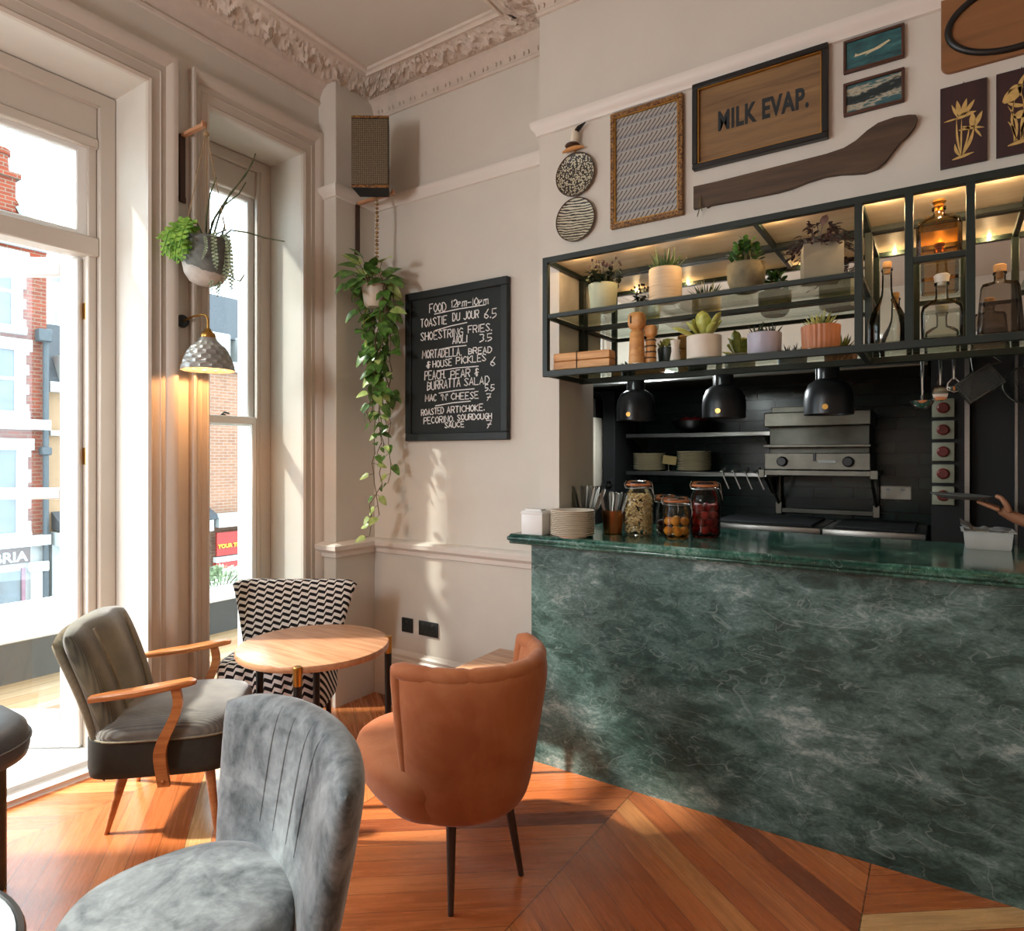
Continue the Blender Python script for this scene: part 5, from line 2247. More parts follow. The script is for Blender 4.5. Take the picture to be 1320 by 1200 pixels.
# ================================================================== MENU BOARD, SOCKETS, SPEAKER
mb = thing('menu_board', 'black framed chalkboard menu hanging on the alcove wall', 'menu board', (-2.706, YB - .001, 1.57))
W_, H_ = .745, .888
bm = B()
frame_rect(bm, W_, H_, .045, 0, .035, .004)
obj('frame', bm, plain('black_green_frame', '#171e1d', .55, var=.2, scale=20), mb)
bm = B()
box(bm, .04, W_ - .04, -.020, -.004, .04, H_ - .04)
bo = obj('board', bm, plain('chalkboard', '#1d2322', .75, var=.18, scale=8), mb)
G = {'A': '00 26 40|12 32', 'B': '00 06 35 44 33 03|33 42 31 00', 'C': '45 26 04 02 20 41', 'D': '00 06 26 44 42 20 00', 'E': '46 06 00 40|03 33', 'F': '46 06 00|03 33',
     'H': '00 06|40 46|03 43', 'I': '20 26', 'J': '46 41 20 01', 'K': '00 06|46 03 40', 'L': '06 00 40', 'M': '00 06 22 46 40', 'N': '00 06 40 46', 'O': '20 02 04 26 44 42 20',
     'P': '00 06 36 45 44 33 03', 'R': '00 06 36 45 44 33 03|23 40', 'S': '45 26 05 14 32 41 20 01', 'T': '06 46|26 20', 'U': '06 01 20 41 46', 'G': '45 26 04 02 20 41 43 23', 'Y': '06 23 46|23 20',
     '1': '04 26 20', '2': '05 26 45 43 00 40', '0': '20 02 04 26 44 42 20', '6': '46 24 02 01 20 41 32 03', '5': '46 06 03 33 42 31 00', '3': '06 36 45 33 42 31 00', '7': '06 46 10|13 43', '.': '20 21', ',': '21 10', '-': '03 43',
     '&': '45 26 15 23 31 20 02 13 43|26 20', "'": '26 24', 'p': '00 04 34 33 12 02', 'm': '00 04 03 14 24 20|24 34 44 40'}
LINES = [('FOOD', 0.18, 0.755, 0.314, 0.753, 0.051), ('12pm-10pm', 0.346, 0.766, 0.616, 0.752, 0.042), ('_', 0.221, 0.744, 0.591, 0.752, 0.0), ('TOASTIE', 0.112, 0.676, 0.319, 0.677, 0.048), ('DU JOUR', 0.356, 0.687, 0.548, 0.683, 0.045), ('6.5', 0.582, 0.675, 0.671, 0.671, 0.052), ('_', 0.227, 0.647, 0.462, 0.668, 0.0), ('SHOESTRING', 0.112, 0.598, 0.436, 0.594, 0.048), ('FRIES,', 0.467, 0.605, 0.641, 0.603, 0.041), ('AIOLI', 0.356, 0.557, 0.467, 0.556, 0.042), ('3.5', 0.548, 0.548, 0.641, 0.546, 0.041), ('_', 0.258, 0.533, 0.457, 0.538, 0.0), ('MORTADELLA,', 0.126, 0.49, 0.427, 0.483, 0.047), ('BREAD', 0.471, 0.486, 0.638, 0.483, 0.034), ('&', 0.157, 0.429, 0.195, 0.431, 0.041), ('HOUSE', 0.208, 0.43, 0.356, 0.433, 0.04), ('PICKLES', 0.382, 0.438, 0.599, 0.441, 0.039), ('6', 0.624, 0.409, 0.661, 0.409, 0.049), ('_', 0.24, 0.409, 0.543, 0.414, 0.0), ('PEACH,', 0.145, 0.36, 0.31, 0.361, 0.052), ('PEAR', 0.341, 0.356, 0.488, 0.363, 0.045), ('&', 0.514, 0.358, 0.548, 0.36, 0.044), ('BURRATTA', 0.164, 0.299, 0.418, 0.309, 0.05), ('SALAD', 0.439, 0.31, 0.621, 0.313, 0.042), ('5.5', 0.587, 0.271, 0.654, 0.27, 0.035), ('_', 0.255, 0.278, 0.514, 0.289, 0.0), ('MAC', 0.149, 0.232, 0.24, 0.236, 0.04), ("'N'", 0.268, 0.235, 0.328, 0.238, 0.036), ('CHEESE', 0.346, 0.235, 0.548, 0.235, 0.038), ('7', 0.591, 0.217, 0.633, 0.215, 0.038), ('_', 0.229, 0.205, 0.488, 0.221, 0.0), ('ROASTED', 0.118, 0.151, 0.295, 0.159, 0.037), ('ARTICHOKE,', 0.314, 0.159, 0.591, 0.165, 0.037), ('PECORINO,', 0.136, 0.101, 0.374, 0.108, 0.038), ('SOURDOUGH', 0.391, 0.114, 0.638, 0.117, 0.033), ('SAUCE', 0.297, 0.074, 0.445, 0.077, 0.031), ('7', 0.591, 0.064, 0.638, 0.063, 0.044)]
bm = B()
random.seed(5)
for w_, x0, z0, x1, z1, h in LINES:
    if w_ == '_':
        tube(bm, [(x0, -.0215, z0), ((x0 + x1) / 2, -.0215, (z0 + z1) / 2 + .004), (x1, -.0215, z1)], .0032, 5, flat=1)
        continue
    wts = [(.45 if c_ in "I.,'1" else .8 if c_ == ' ' else 1.25 if c_ in 'Mm' else 1) for c_ in w_]
    tot = sum(wts)
    pos = 0
    for c_, wt in zip(w_, wts):
        cw = (x1 - x0) * wt / tot
        xa = x0 + (x1 - x0) * pos / tot
        pos += wt
        if c_ == ' ':
            continue
        zb = z0 + (z1 - z0) * (xa - x0) / max(1e-6, x1 - x0) + random.uniform(-.0015, .0015)
        sl = random.uniform(-.03, .06)
        for stroke in G[c_].split('|'):
            pts = []
            for pr_ in stroke.split():
                gx, gz = int(pr_[0]) / 4, int(pr_[1]) / 6
                if c_ in "I'1.,":
                    gx = .5 + (gx - .5) * .6
                pts.append(Vector((xa + cw * (.08 + .76 * gx) + sl * gz * h + random.uniform(-.0008, .0008), -.0215, zb + gz * h)))
            tube(bm, pts, .0033, 5)
obj('chalk_writing', bm, plain('chalk', '#fbfcfa', .95, var=.12, scale=80), bo)

M['socketblack'] = plain('black_socket_plate', '#1b1f1f', .4, var=.1)
for lab, xc, w_, holes in (('black single wall plate left of the double socket', -2.713, .086, 1), ('black double wall socket above the skirting', -2.546, .146, 2)):
    sk = thing('wall_socket', lab, 'socket', (xc, YB - .001, .452), 0, 'black wall sockets')
    bm = B()
    box(bm, -w_ / 2, w_ / 2, -.010, 0, -.043, .043, .003, 2)
    obj('plate', bm, 'socketblack', sk)
    bm = B()
    for q in range(holes):
        ox = 0 if holes == 1 else (-.037 + .074 * q)
        box(bm, ox - .010, ox + .010, -.0135, -.0095, .018, .03, .001, 1)
        for hx, hz in ((0, -.004), (-.012, -.022), (.012, -.022)):
            box(bm, ox + hx - .004, ox + hx + .004, -.0105, -.0095, hz - .003, hz + .003)
    obj('switch', bm, 'steeldark', sk)

# speaker in the corner
spk = thing('wall_speaker', 'dark loudspeaker with perforated front high in the alcove corner', 'speaker', (-2.742, 2.69, 2.995), math.radians(35))
t = NT('speaker_mesh')
vo = t.n('ShaderNodeTexVoronoi')
t.link(t.coord('Object', (1, .0001, 1)), vo.inputs['Vector'])
vo.inputs['Scale'].default_value = 95
vo.inputs['Randomness'].default_value = .15
t.col(t.mix(t.math('GREATER_THAN', vo.outputs['Distance'], .36), '#14120f', '#7a6a50'))
t.set(rough=.5)
M['mesh'] = t.m
bm = B()
prism(bm, [(-.105, -.10), (.105, -.10), (.085, .04), (-.085, .04)], 0, .40, lambda a, b, c: Vector((a, b, c)))
obj('cabinet', bm, 'blackmatte', spk)
bm = B()
box(bm, -.101, .101, -.106, -.098, .016, .384, .003, 1)
obj('grille', bm, 'mesh', spk)
bm = B()
box(bm, -.105, .105, -.105, -.095, -.002, .012, .002, 1)
box(bm, -.105, .105, -.105, -.095, .388, .402, .002, 1)
obj('end_trim', bm, 'gilt', spk)
bm = B()
tube(bm, [(0, .03, .2), (0, .20, .2)], .018, 10)
box(bm, -.04, .04, .19, .20, .14, .26, .003, 1)
obj('mount', bm, 'black', spk)


# ================================================================== PLANT BRACKETS, HANGING PLANTS, WALL LAMP
def bracket(label, x, y, zt, drop, reach, m='darkwood'):
    bk_ = thing('plant_bracket', label, 'bracket', (x, y, zt))
    bm = B()
    box(bm, 0, .014, -.014, .014, -drop, 0, .002, 1)
    box(bm, 0, .006, -.022, .022, -drop, -drop + .03, .002, 1)
    obj('upright', bm, 'walnut', bk_)
    bm = B()
    box(bm, 0, reach, -.011, .011, -.016, .002, .002, 1)
    box(bm, reach - .012, reach, -.011, .011, -.004, .012, .002, 1)
    obj('arm', bm, 'oak', bk_)
    return bk_


bracket('wooden plant bracket on the wall strip between the two openings', XL + .002, 1.782, 3.075, .335, .20)
bracket('wooden plant bracket on the corner pier under the loudspeaker', -2.997 + .001, 2.80, 3.035, .32, .31)

random.seed(21)
# concrete pot hanging by cords
hp = thing('hanging_planter', 'grey concrete planter of fishbone cactus hanging by cords before the sash window', 'plant', (-2.962, 1.80, 2.305))
bm = B()
lathe(bm, [(0, 0), (.04, .001), (.075, .018), (.098, .055), (.108, .11), (.109, .215), (.103, .215), (.10, .205), (0, .205)], 40)
t = NT('concrete_pot')
f = t.noise(t.coord('Object'), 22, 6)
tc = t.n('ShaderNodeTexCoord')
sx = t.n('ShaderNodeSeparateXYZ')
t.link(tc.outputs['Object'], sx.inputs[0])
edge_ = t.math('GREATER_THAN', t.math('ADD', sx.outputs[2], t.math('ADD', t.math('MULTIPLY', f, .04), t.math('MULTIPLY', sx.outputs[0], .45))), .105)
t.col(t.mix(edge_, t.ramp(f, [(.3, '#aaa49c'), (.7, '#c6c1b8')]), t.ramp(f, [(.3, '#5b5f5c'), (.7, '#7c807b')])))
t.set(rough=.85)
M['concrete2'] = t.m
pt_ = obj('pot', bm, 'concrete2', hp)
bm = B()
lathe(bm, [(0, .204), (.10, .203)], 24)
obj('soil', bm, 'soil', pt_)
bm = B()
top = Vector((0, 0, .745))
for k in range(3):
    a_ = 2 * PI * k / 3 + .5
    tube(bm, [top, (.106 * math.cos(a_), .106 * math.sin(a_), .218)], .0022, 6)
tube(bm, [(0, 0, .74), (0, 0, .757), (.004, 0, .775), (0, 0, .79)], .0026, 6)
lathe(bm, [(0, -.012), (.011, -.008), (.014, 0), (.011, .008), (0, .012)], 12, (0, 0, .73))
obj('cord', bm, plain('tan_cord', '#a58a66', .9, var=.15), hp)


def zigleaf(bm, pts, w, step=.018):
    """flat strap with rounded teeth on both sides"""
    pts = [Vector(p) for p in pts]
    # resample
    seg = [(b - a).length for a, b in zip(pts, pts[1:])]
    L = sum(seg)
    n = max(6, int(L / (step / 4)))

    def at(d_):
        for a, b, l_ in zip(pts, pts[1:], seg):
            if d_ <= l_ or b is pts[-1]:
                return a.lerp(b, min(1, d_ / l_)), (b - a).normalized()
            d_ -= l_
    tube(bm, pts, w * .13, 4)
    m = max(4, int(L / (w * .62)))
    for i in range(m):
        p, tg = at(L * (i + .5) / m)
        sd = tg.cross(Vector((.55, -.83, .25)))
        if sd.length < .15:
            sd = tg.cross(Vector((0, 0, 1)))
        sd.normalize()
        if i % 2:
            sd = -sd
        taper = min(1, (1 - i / m) * 3 + .35)
        leaf(bm, p - tg * w * .2, sd + tg * .55, sd.cross(tg) * (1 if i % 2 else -1), w * 1.25 * taper, w * .95 * taper, .12, .1, 4)


bm = B()
Rv, Fv = Vector((.834, .552, 0)), Vector((-.552, .834, 0))     # across / into the room, used to spread the stems
for k in range(19):
    a_ = random.uniform(2.5, 5.2)
    o_ = Vector((math.cos(a_), math.sin(a_), 0))
    p = o_ * .06 + Vector((0, 0, .21))
    L = random.uniform(.06, .13)
    zigleaf(bm, [p, p + o_ * L * .5 + Vector((0, 0, random.uniform(.02, .08))), p + o_ * L + Vector((0, 0, random.uniform(-.05, .05))), p + o_ * L * 1.25 + Vector((0, 0, random.uniform(-.12, -.02)))], .024)
zigleaf(bm, [(-.05, -.04, .22), -Rv * .15 + Vector((0, 0, .235)), -Rv * .22 + Vector((0, 0, .205)), -Rv * .285 + Vector((0, 0, .14)), -Rv * .31 + Vector((0, 0, .085))], .019)
zigleaf(bm, [(-.05, 0, .215), -Rv * .12 + Vector((0, 0, .245)), -Rv * .21 + Vector((0, 0, .265))], .022)
for k in range(12):
    q = -Rv * random.uniform(.02, .10) - Fv * random.uniform(.04, .09)
    zigleaf(bm, [q * .7 + Vector((0, 0, .21)), q + Vector((0, 0, .235)), q * 1.35 + Vector((0, 0, .17)), q * 1.4 + Vector((0, 0, random.uniform(.07, .13)))], .021)
obj('fishbone_leaves', bm, 'fishbone', hp, recalc=False)
bm = B()
for k in range(9):
    q = Rv * random.uniform(.03, .14) - Fv * random.uniform(.0, .09)
    zigleaf(bm, [q * .6 + Vector((0, 0, .21)), q + Vector((0, 0, .225)), q * 1.15 + Vector((0, 0, .13)), q * 1.12 + Rv * .01 + Vector((0, 0, random.uniform(-.07, .06)))], .014)
zigleaf(bm, [Rv * .05 - Fv * .05 + Vector((0, 0, .215)), Rv * .05 - Fv * .115 + Vector((0, 0, .2)), Rv * .055 - Fv * .118 + Vector((0, 0, .14)), Rv * .035 - Fv * .117 + Vector((0, 0, .09))], .009)
obj('grey_leaves', bm, 'greyleaf', hp, recalc=False)
bm = B()
for st_ in ([(0, .20), (.04, .33), (.10, .42), (.17, .50), (.22, .59), (.235, .64)], [(.02, .20), (.06, .34), (.12, .44), (.19, .53), (.228, .60)], [(.01, .2), (.03, .3), (.075, .38), (.16, .44), (.19, .50)],
            [(-.0, .2), (.005, .33), (.02, .44), (.05, .52)], [(.05, .21), (.12, .265), (.20, .255), (.28, .23), (.375, .215)], [(.03, .2), (.05, .25), (.1, .27)], [(.06, .2), (.085, .29), (.08, .33)],
            [(0, .2), (-.03, .27), (-.05, .31)], [(.08, .2), (.11, .1), (.13, .03), (.165, .02), (.185, .05)]):
    tube(bm, [Rv * a + Fv * random.uniform(-.01, .01) + Vector((0, 0, z)) for a, z in st_], [.0048 - .0025 * i / len(st_) for i in range(len(st_))], 6)
obj('long_stem', bm, plain('olive_cactus_stem', '#4d5436', .6, var=.25, scale=30), hp)

# pothos hanging in the corner
ph_ = thing('hanging_pothos', 'long trailing pothos in a pale pot hanging from the corner bracket on a beaded rope', 'plant', (-2.80, 2.755, 2.36))
bm = B()
lathe(bm, [(0, 0), (.045, 0), (.06, .015), (.072, .10), (.073, .13), (.067, .13), (.065, .12), (0, .12)], 28)
obj('pot', bm, 'whitepot', ph_)
bm = B()
for k in range(17):
    z = .665 - k * .024
    bmesh.ops.create_icosphere(bm, subdivisions=1, radius=.0125, matrix=Matrix.Translation((0, .02, z)) @ Matrix.Diagonal((1, 1, .9, 1)))
for k in range(3):
    a_ = 2 * PI * k / 3
    tube(bm, [(0, .02, .27), (.07 * math.cos(a_), .07 * math.sin(a_), .132)], .003, 6)
t = NT('beaded_rope')
f = t.noise(t.coord('Object'), 60, 2)
t.col(t.ramp(f, [(.35, '#6b4a2a'), (.65, '#c9a878')]))
t.set(rough=.8)
M['beads'] = t.m
obj('rope', bm, 'beads', ph_)
bl, bp, bv = B(), B(), B()
vines = []
for k in range(11):
    a_ = random.uniform(0, 2 * PI)
    out = random.uniform(.07, .13)
    zl = -random.uniform(.25, .95) if k > 2 else (-1.36, -1.28, -1.10)[k]
    x, y = .055 * math.cos(a_), .055 * math.sin(a_)
    pts = [Vector((x, y, .125)), Vector((out * math.cos(a_), min(.13, out * math.sin(a_)), .15))]
    z = .10
    px_, py_ = out * math.cos(a_), min(.13, out * math.sin(a_))
    tx, ty = (random.uniform(.05, .11) if k < 3 else random.uniform(-.02, .09)), random.uniform(-.08, .06)
    while z > zl:
        f_ = min(1, (.1 - z) / .6)
        pts.append(Vector((px_ + (tx - px_) * f_ + random.uniform(-.018, .018), py_ + (ty - py_) * f_ + random.uniform(-.018, .018), z)))
        z -= .06
    tube(bv, pts, .0026, 5)
    for i, p in enumerate(pts[1:]):
        depth_ = .12 - p.z
        dens = (2 if i % 2 else 1) if depth_ < .8 else 1
        for j in range(dens):
            if depth_ > .8 and random.random() < .35:
                continue
            b_ = random.uniform(0, 2 * PI)
            d_ = Vector((math.cos(b_) * .8, math.sin(b_) * .6 - .2, random.uniform(-1.0, -.05)))
            L = random.uniform(.055, .10) * (1 if depth_ < .7 else .72)
            st_ = p + d_.normalized() * random.uniform(.015, .035)
            tube(bv, [p, st_], .0014, 4)
            if st_.y + d_.normalized().y * L > (.125 if st_.x > .02 else .175):
                continue
            if st_.x + d_.normalized().x * L < -.185:
                continue
            tgt = bp if random.random() < .14 + .25 * min(1, max(0, depth_ - .2)) else bl
            leaf(tgt, st_, d_, (d_.x * .4 + .45, d_.y * .4 - .75, .75), L, L * .70, .25, .18, 6, 0, 'heart')
for k in range(56):
    b_ = random.uniform(0, 2 * PI)
    el = random.uniform(-.2, 1.2)
    d_ = Vector((math.cos(b_) * math.cos(el), math.sin(b_) * math.cos(el), math.sin(el)))
    p = Vector((.03 * math.cos(b_), .03 * math.sin(b_), .13))
    q = p + d_ * random.uniform(.05, .15)
    L = random.uniform(.08, .125)
    if q.y + d_.y * L > .125 or q.x + d_.x * L < -.185:
        continue
    tube(bv, [p, q], .002, 4)
    leaf(bl if random.random() > .2 else bp, q, d_ + Vector((0, 0, -.6)), (.4, -.65, .9), L, L * .66, .3, .18, 6, 0, 'heart')
obj('green_leaves', bl, 'pothos', ph_, recalc=False)
obj('pale_leaves', bp, 'pothospale', ph_, recalc=False)
obj('vine', bv, 'vine', ph_)

# wall lamp
wl = thing('wall_lamp', 'brass armed wall lamp with a honeycomb dimpled shade between the two openings', 'lamp', (XL, 1.785, 2.15))
bm = B()
lathe(bm, [(0, 0), (.030, 0), (.033, .006), (.030, .014), (.014, .020), (0, .022)], 24, mtx=Matrix.Rotation(PI / 2, 4, 'Y'))
obj('wall_rose', bm, 'black', wl)
bm = B()
tube(bm, [(.015, 0, 0), (.10, .0, .012), (.16, .01, .017), (.188, .015, .010), (.198, .018, -.012), (.198, .018, -.06)], .0055, 10)
lathe(bm, [(0, -.055), (.012, -.055), (.020, -.07), (.030, -.078), (.034, -.088), (.034, -.10), (.030, -.104), (0, -.104)], 24, (.198, .018, 0))
obj('arm', bm, 'brass', wl, sharp=60)
bm = B()


def dimple(a_, z):
    r_ = (z + .255) / .02
    return 1 - .035 * (math.sin(a_ * 10 + (math.floor(r_) % 2) * PI) * .5 + .5) * abs(math.sin(PI * r_))


prof_ = [(.036, -.100), (.044, -.115), (.060, -.13), (.078, -.145), (.092, -.165), (.103, -.19), (.112, -.215), (.119, -.24), (.122, -.256)]
fine_ = []
for (r0_, z0_), (r1_, z1_) in zip(prof_, prof_[1:]):
    for q in range(6):
        fine_.append((r0_ + (r1_ - r0_) * q / 6, z0_ + (z1_ - z0_) * q / 6))
fine_ += [(.122, -.256)]


def dimple(a_, z):
    if z > -.122 or z < -.254:
        return 1
    rowz = (z + .256) / .0225
    k_ = math.floor(rowz)
    fz = rowz - k_ - .5
    fa = (a_ * 15 / (2 * PI) + (k_ % 2) * .5) % 1 - .5
    return 1 - .07 * max(0, 1 - (fz * fz * 3.6 + fa * fa * 3.6))


lathe(bm, fine_, 150, (.198, .018, 0), fn=dimple)
lathe(bm, [(.122, -.256), (.119, -.257), (.112, -.24), (.096, -.19), (.070, -.148), (.034, -.112)], 60, (.198, .018, 0))
obj('shade', bm, plain('grey_dimpled_shade', '#a3a29d', .35, .35, var=.12, scale=14), wl, sharp=30)
bm = B()
bmesh.ops.create_icosphere(bm, subdivisions=2, radius=.028, matrix=Matrix.Translation((.198, .018, -.165)))
obj('bulb', bm, emit('warm_bulb', '#ffa95a', 5), wl)
light('wall_lamp_light', 'POINT', (XL + .198, 1.803, 1.955), 4.2, (1.0, .47, .18), shadow_soft_size=.03)

# ================================================================== KITCHEN BEHIND THE HATCH
# heat lamps
hl0 = None
for k, (x, lab) in enumerate(((-1.337, 'black dome heat lamp nearest the hatch jamb, left of three'), (-.883, 'black dome heat lamp in the middle of three'), (-.422, 'black dome heat lamp in front of the grill, right of three'))):
    if hl0 is None:
        hl0 = thing('heat_lamp', lab, 'lamp', (x, 3.2, 1.665), 0, 'heat lamps over the pass')
        bm = B()
        lathe(bm, [(.098, 0), (.102, .002), (.102, .07), (.097, .105), (.082, .138), (.058, .155), (.045, .160), (.045, .225), (.041, .23), (0, .23), (.0, .14), (.06, .12), (.09, .08), (.096, .004)], 44)
        obj('shade', bm, 'black', hl0, sharp=50)
        bm = B()
        tube(bm, [(0, 0, .18), (0, 0, 1.085)], .012, 10)
        tube(bm, [(-.05, 0, .12), (-.05, 0, .30), (-.02, 0, .36)], .003, 6)
        obj('tube', bm, 'black', hl0)
        bm = B()
        lathe(bm, [(0, .004), (.012, .004), (.012, 0), (0, 0)], 12, (.0, -.1005, .03), mtx=Matrix.Rotation(PI / 2, 4, 'X'))
        obj('badge', bm, 'brass', hl0)
    else:
        dup(hl0, (x, 3.2, 1.665), 0, lab)

hd = thing('extractor_hood', 'steel extractor hood edge running along the top of the kitchen', 'hood', (0, 0, 0))
bm = B()
prism(bm, [(4.0, 1.97), (4.0, 2.01), (4.2, 2.5), (4.74, 2.5), (4.74, 1.97)], -2.2, -.06, lambda a, b, c: Vector((c, a, b)))
obj('canopy', bm, 'steeldark', hd)
bm = B()
tube(bm, [(-2.2, 3.995, 1.962), (-.06, 3.995, 1.962)], .010, 8)
obj('rail', bm, 'steel', hd)

ks0 = None
for z, lab in ((1.615, 'upper steel wall shelf in the kitchen'), (1.343, 'lower steel wall shelf in the kitchen, holding the plates')):
    s_ = thing('wall_shelf', lab, 'shelf', (-1.42, 4.585, z), 0, 'kitchen wall shelves')
    bm = B()
    box(bm, -.52, .50, -.135, .155, 0, .028, .003, 1)
    obj('shelf', bm, 'steel', s_)
    for bx_ in (-.48, .45):
        bm = B()
        prism(bm, [(-.1, 0), (.155, 0), (.155, -.12), (.14, -.12)], bx_ - .01, bx_ + .01, lambda a, b, c: Vector((c, a, b)))
        obj('bracket', bm, 'steeldark', s_)

kp0 = None
M['kitchenplate'] = plain('kitchen_plate', '#c6b999', .45, var=.08)
for sx_, n, lab in ((-1.81, 10, 'left'), (-1.475, 11, 'right')):
    for k in range(n):
        if kp0 is None:
            bm = B()
            lathe(bm, [(0, .002), (.06, .002), (.064, 0), (.07, .002), (.105, .010), (.118, .015), (.118, .0175), (.08, .009), (0, .008)], 36)
            kp0 = obj('dinner_plate', bm, 'kitchenplate', None)
            o = kp0
        else:
            o = kp0.copy()
            COL.objects.link(o)
        o.location = (sx_ + random.uniform(-.002, .002), 4.585, 1.372 + k * .0125)
        tag(o, 'dinner plate %s the %s stack on the lower kitchen shelf' % ('topmost on' if k == n - 1 else 'within', lab), 'plate', 'plates in the %s kitchen stack' % lab)
tk = thing('shelf_ticket', 'small tan card on a stand between the two kitchen plate stacks', 'card', (-1.645, 4.53, 1.372))
bm = B()
box(bm, -.05, .05, -.004, .004, .05, .11, .001, 1, mtx=Matrix.Rotation(.12, 4, 'Y'))
obj('card', bm, plain('tan_card', '#a08a58', .8), tk)
bm = B()
tube(bm, [(0, .003, 0), (0, .003, .06)], .004, 6)
lathe(bm, [(0, 0), (.02, 0), (.02, .005), (0, .006)], 12)
obj('stand', bm, 'steel', tk)
pb_ = thing('produce_bowl', 'dark bowl of produce on the upper kitchen shelf', 'bowl', (-1.48, 4.57, 1.644))
bm = B()
lathe(bm, [(0, 0), (.06, 0), (.11, .03), (.15, .085), (.145, .085), (.10, .035), (0, .012)], 32)
obj('bowl', bm, 'black', pb_)
for k in range(6):
    bm = B()
    bmesh.ops.create_icosphere(bm, subdivisions=2, radius=.04)
    o = obj('tomato', bm, plain('red_tomato', '#8a2a1e', .35) if k == 0 else 'redfruit', None, (-1.48 + .065 * math.cos(k * 1.05), 4.57 + .065 * math.sin(k * 1.05), 1.72))
    tag(o, 'dull red tomato in the bowl on the upper kitchen shelf', 'tomato', 'tomatoes in the bowl')
# measuring spoons row
ms0 = None
for k in range(4):
    if ms0 is None:
        ms0 = thing('hanging_ladle', 'small steel ladle in the row at the right end of the lower kitchen shelf', 'ladle', (-1.225, 4.46, 1.372), 0, 'ladles at the end of the kitchen shelf')
        bm = B()
        lathe(bm, [(0, 0), (.02, .004), (.03, .022), (.028, .022), (.018, .006), (0, .003)], 16, (0, 0, .0), mtx=Matrix.Rotation(-.7, 4, 'Y'))
        obj('bowl', bm, 'steel', ms0)
        bm = B()
        tube(bm, [(-.02, -.0, .015), (-.01, -.02, .002), (.0, -.026, -.03), (.035, -.028, -.11)], .004, 6)
        obj('handle', bm, 'steel', ms0)
    else:
        dup(ms0, (-1.225 + .075 * k, 4.46, 1.372))

# salamander grill on its stand
M['steelgrill'] = plain('greasy_steel', '#77746a', .42, .9, var=.15, scale=14)
gr = thing('salamander_grill', 'steel salamander grill with two black knobs on a wall frame', 'grill', (-.645, 4.35, 0))
bm = B()
box(bm, -.285, .285, .08, .38, 1.44, 1.70, .004, 1)
obj('back_panel', bm, 'steeldark', gr)
bm = B()
box(bm, -.30, .30, -.02, .38, 1.665, 1.755, .006, 1)
box(bm, -.26, .0, .02, .3, 1.755, 1.79, .004, 1)
obj('hood', bm, 'steelgrill', gr)
bm = B()
box(bm, -.30, .30, -.03, .38, 1.535, 1.552, .003, 1)
obj('drip_shelf', bm, 'steelgrill', gr)
bm = B()
box(bm, -.297, .297, -.015, .38, 1.395, 1.50, .005, 1)
cpn = obj('control_panel', bm, 'steelgrill', gr)
for kx in (-.19, .18):
    bm = B()
    lathe(bm, [(0, .03), (.024, .03), (.03, .022), (.032, 0), (0, 0)], 24, (kx, -.016, 1.447), mtx=Matrix.Rotation(PI / 2, 4, 'X'))
    obj('knob', bm, 'black', cpn)
bm = B()
box(bm, .015, .115, -.018, -.014, 1.438, 1.455, .001, 1)
obj('name_plate', bm, 'signwhite', cpn)
bm = B()
box(bm, -.012, .004, -.022, -.014, 1.45, 1.50, .001, 1)
obj('lever', bm, 'black', cpn)
bm = B()
box(bm, -.32, .33, -.02, .38, 1.36, 1.392, .003, 1)
box(bm, -.33, -.295, -.03, -.015, 1.345, 1.395, .002, 1)
box(bm, .295, .335, -.03, -.015, 1.345, 1.395, .002, 1)
obj('stand_shelf', bm, 'steelgrill', gr)
for lx in (-.28, .30):
    bm = B()
    tube(bm, [(lx, .36, 1.36), (lx, .36, 1.10)], .014, 8)
    tube(bm, [(lx, .0, 1.36), (lx, .34, 1.16)], .010, 8)
    box(bm, lx - .02, lx + .02, .33, .38, 1.09, 1.17, .003, 1)
    obj('bracket', bm, 'steelgrill', gr)
bm = B()
box(bm, -.28, .30, .34, .37, 1.10, 1.13, .002, 1)
obj('cross_bar', bm, 'steeldark', gr)

# range units below
for x0, x1, lab in ((-1.25, -.582, 'steel cooking range below the grill, left unit'), (-.572, -.07, 'steel cooking range below the grill, right unit')):
    rg = thing('cooking_range', lab, 'range', ((x0 + x1) / 2, 4.25, 0), 0, 'cooking ranges in the kitchen')
    w_ = (x1 - x0) / 2
    bm = B()
    box(bm, -w_, w_, -.15, .44, 0, 1.0, .004, 1)
    obj('body', bm, 'steeldark', rg)
    bm = B()
    box(bm, -w_, w_, -.17, .44, 1.0, 1.065, .006, 2)
    obj('top', bm, 'steel', rg)
    bm = B()
    box(bm, -w_ + .05, w_ - .05, -.12, .40, 1.065, 1.08, .003, 1)
    obj('griddle', bm, 'blackmatte', rg)
    bm = B()
    tube(bm, [(w_ - .16, -.175, 1.03), (w_ - .16, -.20, 1.03), (w_ - .04, -.20, 1.03), (w_ - .04, -.175, 1.03)], .007, 6)
    obj('handle', bm, 'steel', rg)

# low service bench behind the bar
sv = thing('service_bench', 'low steel bench along the left of the kitchen', 'bench', (-1.9, 4.35, 0))
bm = B()
box(bm, -.6, .6, -.25, .38, .86, .9, .004, 1)
obj('top', bm, 'steel', sv)
for lx in (-.55, .55):
    for ly in (-.2, .33):
        bm = B()
        tube(bm, [(lx, ly, 0), (lx, ly, .86)], .02, 8)
        obj('leg', bm, 'steel', sv)
